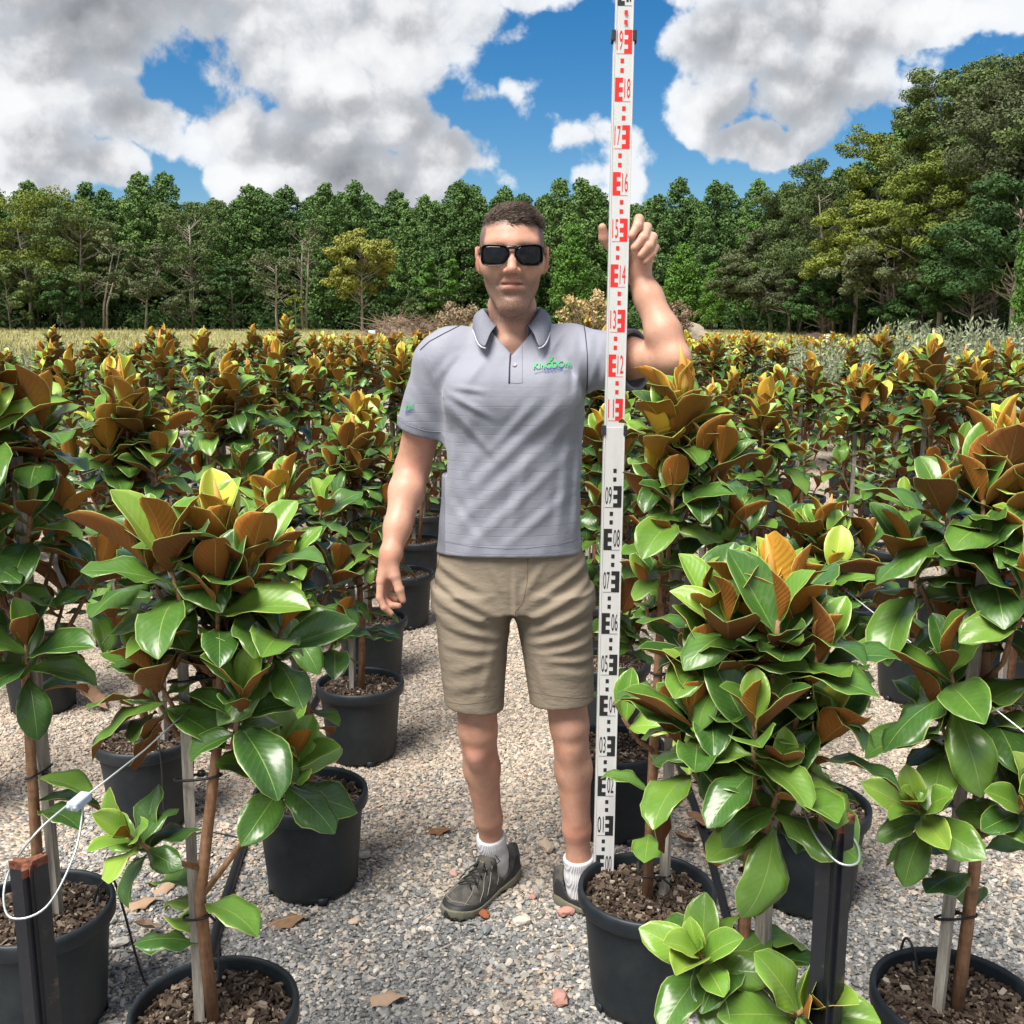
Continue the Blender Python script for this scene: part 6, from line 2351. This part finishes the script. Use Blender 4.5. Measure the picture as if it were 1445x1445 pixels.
# ------------------------------------------------------------------ measuring staff
def build_staff():
    base = Vector((0.223, 2.304, 0.254))
    lean = R(2.75)
    yt = 2.304 + 1.98 * math.sin(lean)
    top = at_y(881, 15, yt)
    zax = (top - base).normalized()
    xax = Vector((1, 0, 0))
    xax = (xax - zax * xax.dot(zax)).normalized()
    yax = zax.cross(xax)
    st = empty('levelling_staff', base, label='white telescopic measuring staff with red and black graduations held by the man', cat='staff')
    st.rotation_euler = Matrix((xax, yax, zax)).transposed().to_euler()

    def m_alu(t, p):
        co = t.n('ShaderNodeTexCoord').outputs['Object']
        n = t.noise(t.vec('MULTIPLY', co, (20, 20, 4)), 3.0, 5.0, 0.7).outputs[0]
        sc = t.noise(t.vec('MULTIPLY', co, (90, 90, 12)), 4.0, 3.0, 0.7).outputs[0]
        c = t.mix(t.step(n, 0.45, 0.75, 0, 0.35), (0.60, 0.605, 0.60, 1), (0.46, 0.455, 0.43, 1))
        t.put(p.inputs['Base Color'], t.mix(t.step(sc, 0.66, 0.74, 0, 0.5), c, (0.30, 0.29, 0.27, 1)))
    M_ALU = material('painted_aluminium', rough=0.38, spec=0.5, build=m_alu)
    M_CLIP = material('black_clip_plastic', (0.025, 0.027, 0.035), 0.45)
    M_RED = material('red_print', (0.68, 0.022, 0.018), 0.45)
    M_BLK = material('black_print', (0.018, 0.018, 0.020), 0.45)

    def section(name, z0, z1, w, d):
        mb = MB()
        mb.box((0, 0, (z0 + z1) / 2), (w, d, z1 - z0))
        # raised side rails
        for s in (-1, 1):
            mb.box((s * (w / 2 - 0.0016), -d / 2 - 0.0004, (z0 + z1) / 2), (0.0030, 0.0016, z1 - z0 - 0.002))
        o = mb.build(name, M_ALU, st, smooth=False)
        bv = o.modifiers.new('edge', 'BEVEL')
        bv.width = 0.0012
        bv.segments = 2
        return o
    lower = section('lower_section', 0.0, 1.085, 0.0480, 0.0280)
    upper = section('middle_section', 1.0851, 1.945, 0.0450, 0.0235)
    top_s = section('top_section', 1.9451, 2.40, 0.0395, 0.0190)
    ft = MB()
    ft.box((0, 0, 0.0025), (0.050, 0.030, 0.007))
    ft.build('foot_cap', M_CLIP, st, smooth=False)
    for z, w, d in ((1.078, 0.0480, 0.028), (1.938, 0.0450, 0.0235)):
        for s in (-1, 1):
            mb = MB()
            mb.box((s * (w / 2 + 0.0005), -0.001, z), (0.0085, d + 0.006, 0.023))
            mb.box((s * (w / 2 + 0.0035), -0.001, z - 0.008), (0.0040, d * 0.6, 0.012))
            o = mb.build('clip', M_CLIP, st, smooth=False)
            bv = o.modifiers.new('edge', 'BEVEL')
            bv.width = 0.0012
    def mark(par, n, front, mat, hollow, wide):
        """one decimetre: comb block, two centimetre squares, numeral and its base line"""
        z = n * 0.1
        flip = -1 if n % 2 == 0 else 1           # even: comb on the left side
        y = -front - 0.0006
        mb = MB()

        def rect(x0, x1, z0, z1):
            x0, x1 = min(x0, x1), max(x0, x1)
            mb.add([(x0, y, z0), (x1, y, z0), (x1, y, z1), (x0, y, z1)], [(0, 1, 2, 3)])
        out, inn = flip * 0.0175 * wide, flip * 0.0005
        sp = out + (inn - out) * 0.52
        rect(out, sp, z, z + 0.05)
        for k in (0, 2, 4):
            rect(sp + (out - sp) * 0.002, inn, z + 0.01 * k, z + 0.01 * (k + 1))
        sx = -flip * 0.0 + flip * -0.0002
        sq = flip * 0.003
        for k in (6, 8):
            rect(sq - 0.0038, sq + 0.0038, z + 0.01 * k + 0.0005, z + 0.01 * (k + 1))
        rect(-flip * 0.0165 * wide, inn, z - 0.0004, z + 0.0005)
        o = mb.build('graduation', mat, par, smooth=False)
        s = '%d' % n if n >= 10 else '0%d' % n
        if n == 20:
            s = '20'
        tm = lettering(s)
        co = np.array([v.co[:] for v in tm.vertices])
        lo, hi = co.min(0), co.max(0)
        w_, h_ = 0.0132 * wide, 0.041
        cx = -flip * 0.0095 * wide
        for v in tm.vertices:
            v.co = ((v.co.x - lo[0]) / (hi[0] - lo[0]) * w_ - w_ / 2 + cx, y, (v.co.y - lo[1]) / (hi[1] - lo[1]) * h_ + z + 0.0075)
        link_mesh('numeral', tm, par, [mat])
    for n in range(0, 10):
        mark(lower, n, 0.014, M_BLK, True, 1.12)
    for n in range(11, 20):
        mark(upper, n, 0.01175, M_RED, False, 1.0)
    for n in range(20, 23):
        mark(top_s, n, 0.0095, M_BLK, True, 0.9)
    return st


build_staff()
# ------------------------------------------------------------------ posts, wires, hoses, litter near the camera
M_TAR = material('tarred_steel', rough=0.38, spec=0.5, build=lambda t, p: (
    t.put(p.inputs['Base Color'], t.mix(t.step(t.noise(t.n('ShaderNodeTexCoord').outputs['Object'], 14.0, 6.0, 0.75).outputs[0], 0.56, 0.74), (0.012, 0.013, 0.018, 1), (0.12, 0.075, 0.06, 1))),
    bump(t, p, t.noise(t.n('ShaderNodeTexCoord').outputs['Object'], 60.0, 4.0, 0.7).outputs[0], 0.25, 0.002)))
M_RUST = material('rusty_cut_edge', rough=0.85, spec=0.2, build=lambda t, p: t.put(p.inputs['Base Color'], t.ramp(t.noise(t.n('ShaderNodeTexCoord').outputs['Object'], 90.0, 4.0, 0.7).outputs[0], [(0.35, (0.06, 0.022, 0.015)), (0.65, (0.26, 0.10, 0.06))])))
M_WIRE = material('galvanised_wire', (0.50, 0.56, 0.55), 0.35, 0.5, Metallic=0.6)
M_GRIP = material('pale_blue_clip', (0.50, 0.60, 0.74), 0.25, 0.5, Transmission_Weight=0.15)
M_HOSE = material('black_polypipe', (0.016, 0.017, 0.019), 0.5)


def picket(x, y, h, rz, label):
    root = empty('steel_post', (x, y, 0), label=label, cat='post')
    root.rotation_euler.z = rz
    mb = MB()
    prof = []
    arms = [(math.pi / 2 * 3, 0.030), (R(30), 0.026), (R(150), 0.026)]
    th = 0.0034
    for a, L in arms:
        d = Vector((math.cos(a), math.sin(a)))
        n = Vector((-d.y, d.x))
        prof += [d * L - n * th * 1.5, d * L + n * th * 1.5, d * (L - 0.006) + n * th]
        a2 = a + R(60)
        prof.append(Vector((math.cos(a2), math.sin(a2))) * th * 2.3)
    # order the outline by angle
    prof.sort(key=lambda v: math.atan2(v.y, v.x))
    n = len(prof)
    zs = [-0.25, h - 0.012]
    vs = [(p.x, p.y, z) for z in zs for p in prof]
    mb.add(vs, [(k, (k + 1) % n, n + (k + 1) % n, n + k) for k in range(n)])
    mb.build('shaft', M_TAR, root, smooth=False)
    tb = MB()
    vs = [(p.x * 1.02, p.y * 1.02, z) for z in (h - 0.012, h) for p in prof]
    tb.add(vs + [(0, 0, h)], [(k, (k + 1) % n, n + (k + 1) % n, n + k) for k in range(n)] + [(n + k, n + (k + 1) % n, 2 * n) for k in range(n)])
    tb.build('top_edge', M_RUST, root, smooth=False)
    return root


PL, PR = Vector((-0.685, 1.335, 0.825)), Vector((0.462, 1.350, 0.884))
picket(PL.x, PL.y, PL.z, 0.35, 'black tarred steel post beside the tall magnolia with orange top')
picket(PR.x, PR.y, PR.z, -0.15, 'black steel post with rusty top beside the yellow-crowned magnolia')


def smooth_path(pts, n=40):
    pts = [Vector(p) for p in pts]
    out = []
    m = len(pts) - 1
    for i in range(n + 1):
        f = i / n * m
        k = min(int(f), m - 1)
        t = f - k
        p0, p1, p2, p3 = pts[max(k - 1, 0)], pts[k], pts[k + 1], pts[min(k + 2, m)]
        out.append(0.5 * ((2 * p1) + (p2 - p0) * t + (2 * p0 - 5 * p1 + 4 * p2 - p3) * t * t + (3 * p1 - p0 - 3 * p2 + p3) * t ** 3))
    return out


def wire(loop, run, clip, name_label, clip_label):
    mb = MB()
    mb.tube(smooth_path(loop, 48), 0.0017, 6)
    for a, b in zip(run[:-1], run[1:]):
        mb.tube([a, (Vector(a) + Vector(b)) / 2 + Vector((0, 0, -0.006)), b], 0.0015, 5)
    mb.build('tension_wire', M_WIRE, label=name_label, cat='wire')
    c = Vector(clip)
    d = (Vector(run[0]) - Vector(loop[0])).normalized() if False else (Vector(run[1]) - c).normalized()
    root = empty('wire_clip', c, label=clip_label, cat='clip')
    root.rotation_euler = d.to_track_quat('Y', 'Z').to_euler()
    cb = MB()
    cb.box((0, 0, 0), (0.019, 0.036, 0.014))
    o = cb.build('housing', M_GRIP, root, smooth=False)
    bv = o.modifiers.new('edge', 'BEVEL')
    bv.width = 0.003
    bv.segments = 3
    cb = MB()
    for s in (-1, 1):
        cb.tube([(s * 0.0055, -0.020, 0), (s * 0.0055, 0.020, 0)], 0.0032, 8)
    cb.build('wire_barrel', M_WIRE, root)


cl = Vector((-0.648, 1.430, 0.868))
wire([cl + Vector((-0.006, 0, 0.004)), (-0.690, 1.375, 0.845), (-0.725, 1.350, 0.790), (-0.700, 1.300, 0.760), (-0.655, 1.315, 0.765), (-0.640, 1.385, 0.810), cl + Vector((0.006, 0, -0.004))],
     [cl, (-0.563, 1.745, 0.905), (-0.56, 2.68, 0.905), (-0.56, 3.57, 0.905), (-0.57, 5.2, 0.905), (-0.57, 9.5, 0.905)], cl,
     'thin galvanised wire looped round the tarred post and running along the path row', 'pale blue wire clip beside the tarred post loop')
cr = Vector((0.436, 1.440, 0.884))
wire([cr + Vector((0.006, 0, 0.003)), (0.460, 1.395, 0.868), (0.490, 1.355, 0.845), (0.480, 1.312, 0.835), (0.452, 1.315, 0.835), (0.432, 1.365, 0.855), cr + Vector((-0.006, 0, -0.004))],
     [cr, (0.398, 1.50, 0.905), (0.345, 2.19, 0.905), (0.34, 3.0, 0.905), (0.34, 5.2, 0.905), (0.34, 9.5, 0.905)], cr,
     'thin galvanised wire looped round the rusty-topped post and running along the staff row', 'pale blue wire clip beside the rusty-topped post')
for xw, ys_, lab in ((-1.10, 1.9, 'thin wire running along the second row on the free-hand side'), (0.85, 1.55, 'thin wire running along the second row on the staff side'),
                     (1.66, 2.6, 'thin wire running along the third row on the staff side'), (2.20, 3.2, 'thin wire running along the fourth row on the staff side'), (-1.95, 3.2, 'thin wire running along the third row on the free-hand side')):
    mb = MB()
    mb.tube([(xw, ys_, 0.905), (xw, 6, 0.895), (xw, 11, 0.905)], 0.0015, 5)
    mb.build('tension_wire', M_WIRE, label=lab, cat='wire')

# irrigation: thick feed pipe on the ground and thin drippers into the pots
def hose(pts, r, label, name='irrigation_pipe'):
    mb = MB()
    mb.tube(smooth_path(pts, 44), r, 8)
    return mb.build(name, M_HOSE, label=label, cat='pipe')


hose([(-0.80, 1.2, 0.016), (-0.78, 1.7, 0.018), (-0.74, 2.15, 0.018), (-0.79, 2.6, 0.018), (-0.84, 3.3, 0.018), (-0.82, 4.4, 0.018), (-0.83, 6.5, 0.018), (-0.83, 9, 0.018)], 0.0125,
     'black polythene irrigation pipe lying between the rows on the free-hand side')
hose([(0.56, 1.2, 0.016), (0.58, 1.9, 0.018), (0.57, 2.4, 0.018), (0.60, 3.2, 0.018), (0.58, 4.4, 0.018), (0.58, 7, 0.018)], 0.0125,
     'black polythene irrigation pipe lying between the rows on the staff side')
hose([(1.90, 2.6, 0.016), (1.92, 3.4, 0.018), (1.90, 4.6, 0.018), (1.91, 7, 0.018)], 0.0125, 'black polythene irrigation pipe between the third and fourth rows on the staff side')


def dripper(a, b, pot, label):
    """thin tube from the feed pipe over the rim of a pot, ending in a dripper peg"""
    mb = MB()
    a, b, pot = Vector(a), Vector(b), Vector((pot[0], pot[1], 0))
    o = (b - pot)
    o.z = 0
    o.normalize()
    r1 = pot + o * 0.172 + Vector((0, 0, 0.24))
    r2 = pot + o * 0.155 + Vector((0, 0, 0.312))
    r3 = pot + o * 0.125 + Vector((0, 0, 0.300))
    e = pot + o * 0.105 + Vector((0, 0, 0.240))
    g = pot + o * 0.21 + Vector((0, 0, 0.03))
    mb.tube(smooth_path([a, (a + g) / 2 + Vector((0, 0, 0.02)), g, r1, r2, r3, e], 40), 0.0028, 6)
    mb.tube([r3 + Vector((0, 0, -0.02)), e + Vector((0, 0, -0.02))], 0.0062, 8)
    mb.build('dripper_tube', M_HOSE, label=label, cat='pipe')


dripper((-0.74, 2.1, 0.025), (-0.86, 2.2, 0), (-1.06, 2.10), 'thin black dripper tube into the tall magnolia pot behind the tarred post')
dripper((-0.78, 1.9, 0.025), (-0.62, 2.0, 0), (-0.571, 1.76), 'thin black dripper tube into the wired magnolia pot')
dripper((0.57, 2.45, 0.025), (0.30, 2.6, 0), (0.313, 2.18), 'thin black dripper tube into the pot that holds the staff')
dripper((0.57, 2.5, 0.025), (0.70, 2.5, 0), (0.817, 2.61), 'thin black dripper tube into the short magnolia pot by the clip')
dripper((0.60, 2.0, 0.025), (0.80, 2.0, 0), (0.865, 1.79), 'thin black dripper tube into the pot of the tall magnolia with lime leaf')
dripper((-0.83, 2.9, 0.025), (-1.05, 2.9, 0), (-1.16, 3.07), 'thin black dripper tube into the bare-stemmed magnolia pot')

# fallen leaves
def m_dead(t, p):
    uv = t.n('ShaderNodeUVMap').outputs[0]
    s = t.n('ShaderNodeSeparateXYZ', None, i0=uv)
    off = t.math('ABSOLUTE', t.math('SUBTRACT', s.outputs[1], 0.5))
    rnd = t.n('ShaderNodeObjectInfo').outputs['Random']
    n = t.noise(t.n('ShaderNodeNewGeometry').outputs['Position'], 60.0, 4.0, 0.6).outputs[0]
    c = t.ramp(t.math('ADD', t.math('MULTIPLY', rnd, 0.7), t.math('MULTIPLY', n, 0.3)), [(0.1, (0.16, 0.075, 0.035)), (0.4, (0.32, 0.22, 0.14)), (0.7, (0.42, 0.33, 0.25)), (1.0, (0.40, 0.22, 0.10))])
    t.put(p.inputs['Base Color'], t.mix(t.step(off, 0.02, 0.005), c, (0.45, 0.36, 0.24, 1)))


M_DEAD = material('dead_leaf', rough=0.75, spec=0.25, build=m_dead)
DEAD = []
for q, sh in enumerate((dict(bend=-0.5, fold=0.5, wave=0.03), dict(bend=0.5, fold=-0.3, wave=0.05), dict(bend=-0.9, fold=0.7, wave=0.04))):
    a = leaf_arrays(90 + q, 9, 6, **sh)
    me = np_mesh('fallen_leaf', a[0], a[1], True, None, a[3])
    me.materials.append(M_DEAD)
    DEAD.append(me)
litter = [(438, 1294, 0.14, 1.75, 1, 'pale brown dry leaf lying on the gravel of the path by the short magnolia pot'), (575, 1408, 0.125, 1.5, 1, 'flat tan dry leaf lying alone on the grey gravel of the path'),
          (642, 1172, 0.12, 1.4, 1, 'dull brown dry leaf lying behind the laced shoe'), (152, 1002, 0.17, 1.2, 2, 'curled dark brown dry leaf beside the bare-stemmed magnolia'),
          (228, 1268, 0.12, 1.9, 1, 'pale dry leaf behind the stake of the wired magnolia'), (228, 1310, 0.08, 2.2, 2, 'small orange-brown dry leaf beside the feed pipe'),
          (1025, 1180, 0.14, 1.0, 0, 'pale dry leaf beyond the pot that holds the staff'), (985, 1190, 0.10, 2.0, 2, 'reddish dry leaf against the rim side of the staff pot'),
          (252, 1240, 0.10, 2.6, 1, 'grey-brown dry leaf beneath the low shoot of the wired magnolia'), (1120, 980, 0.12, 0.6, 1, 'dry leaf on the tan gravel behind the short magnolia')]
for px, py, L, rz, q, lab in litter:
    g = at_z(px, py, 0.012)
    o = link_mesh('fallen_leaf', DEAD[q], None, None, label=lab, cat='leaf', group='fallen leaves on the gravel')
    o.scale = (L, L, L)
    o.rotation_euler = (0.06, 0.05, rz)
    o.location = (g.x, g.y, 0.017)
# larger stones on the path
STONES = [(735, 1300, 0.020, (0.62, 0.56, 0.47)), (790, 1410, 0.026, (0.50, 0.27, 0.22)), (684, 1290, 0.016, (0.28, 0.09, 0.04)), (798, 1287, 0.020, (0.46, 0.24, 0.19)), (500, 1300, 0.013, (0.55, 0.44, 0.33)),
          (640, 1232, 0.013, (0.50, 0.32, 0.26)), (752, 1265, 0.012, (0.44, 0.24, 0.20)), (512, 1207, 0.020, (0.50, 0.49, 0.46)), (772, 1196, 0.026, (0.50, 0.40, 0.30)), (885, 1265, 0.02, (0.55, 0.52, 0.48)),
          (686, 1312, 0.015, (0.22, 0.25, 0.26)), (672, 1130, 0.02, (0.42, 0.41, 0.40)), (148, 1300, 0.022, (0.60, 0.58, 0.54)), (170, 1330, 0.018, (0.56, 0.54, 0.50))]
NAMES = ['cream', 'brick-pink', 'rust-brown', 'dull pink', 'tan', 'pink', 'small reddish', 'pale grey', 'sandy', 'off-white', 'dark grey', 'mid grey', 'whitish', 'ash-white']
for (px, py, r, c), nm in zip(STONES, NAMES):
    g = at_z(px, py, 0.01)
    rg = np.random.default_rng(int(px * 7 + py))
    bm = bmesh.new()
    bmesh.ops.create_icosphere(bm, subdivisions=2, radius=1.0)
    for v in bm.verts:
        v.co *= 1 + 0.22 * math.sin(3.1 * v.co.x + px) * math.cos(2.7 * v.co.y + py) + 0.08 * rg.normal()
        v.co = Vector((v.co.x * r * 1.25, v.co.y * r * 0.85, v.co.z * r * 0.55))
    me = bpy.data.meshes.new('stone')
    bm.to_mesh(me)
    bm.free()
    where = ' on the path gravel' if px > 400 else ' on the gravel by the tarred post'
    o = link_mesh('stone', me, None, [material('stone_' + nm.replace(' ', '_').replace('-', '_'), c, 0.85, 0.25)], label=nm + ' stone lying loose' + where, cat='stone', group='larger loose stones')
    o.location = (g.x, g.y, 0.006 + r * 0.3)
    o.rotation_euler.z = px
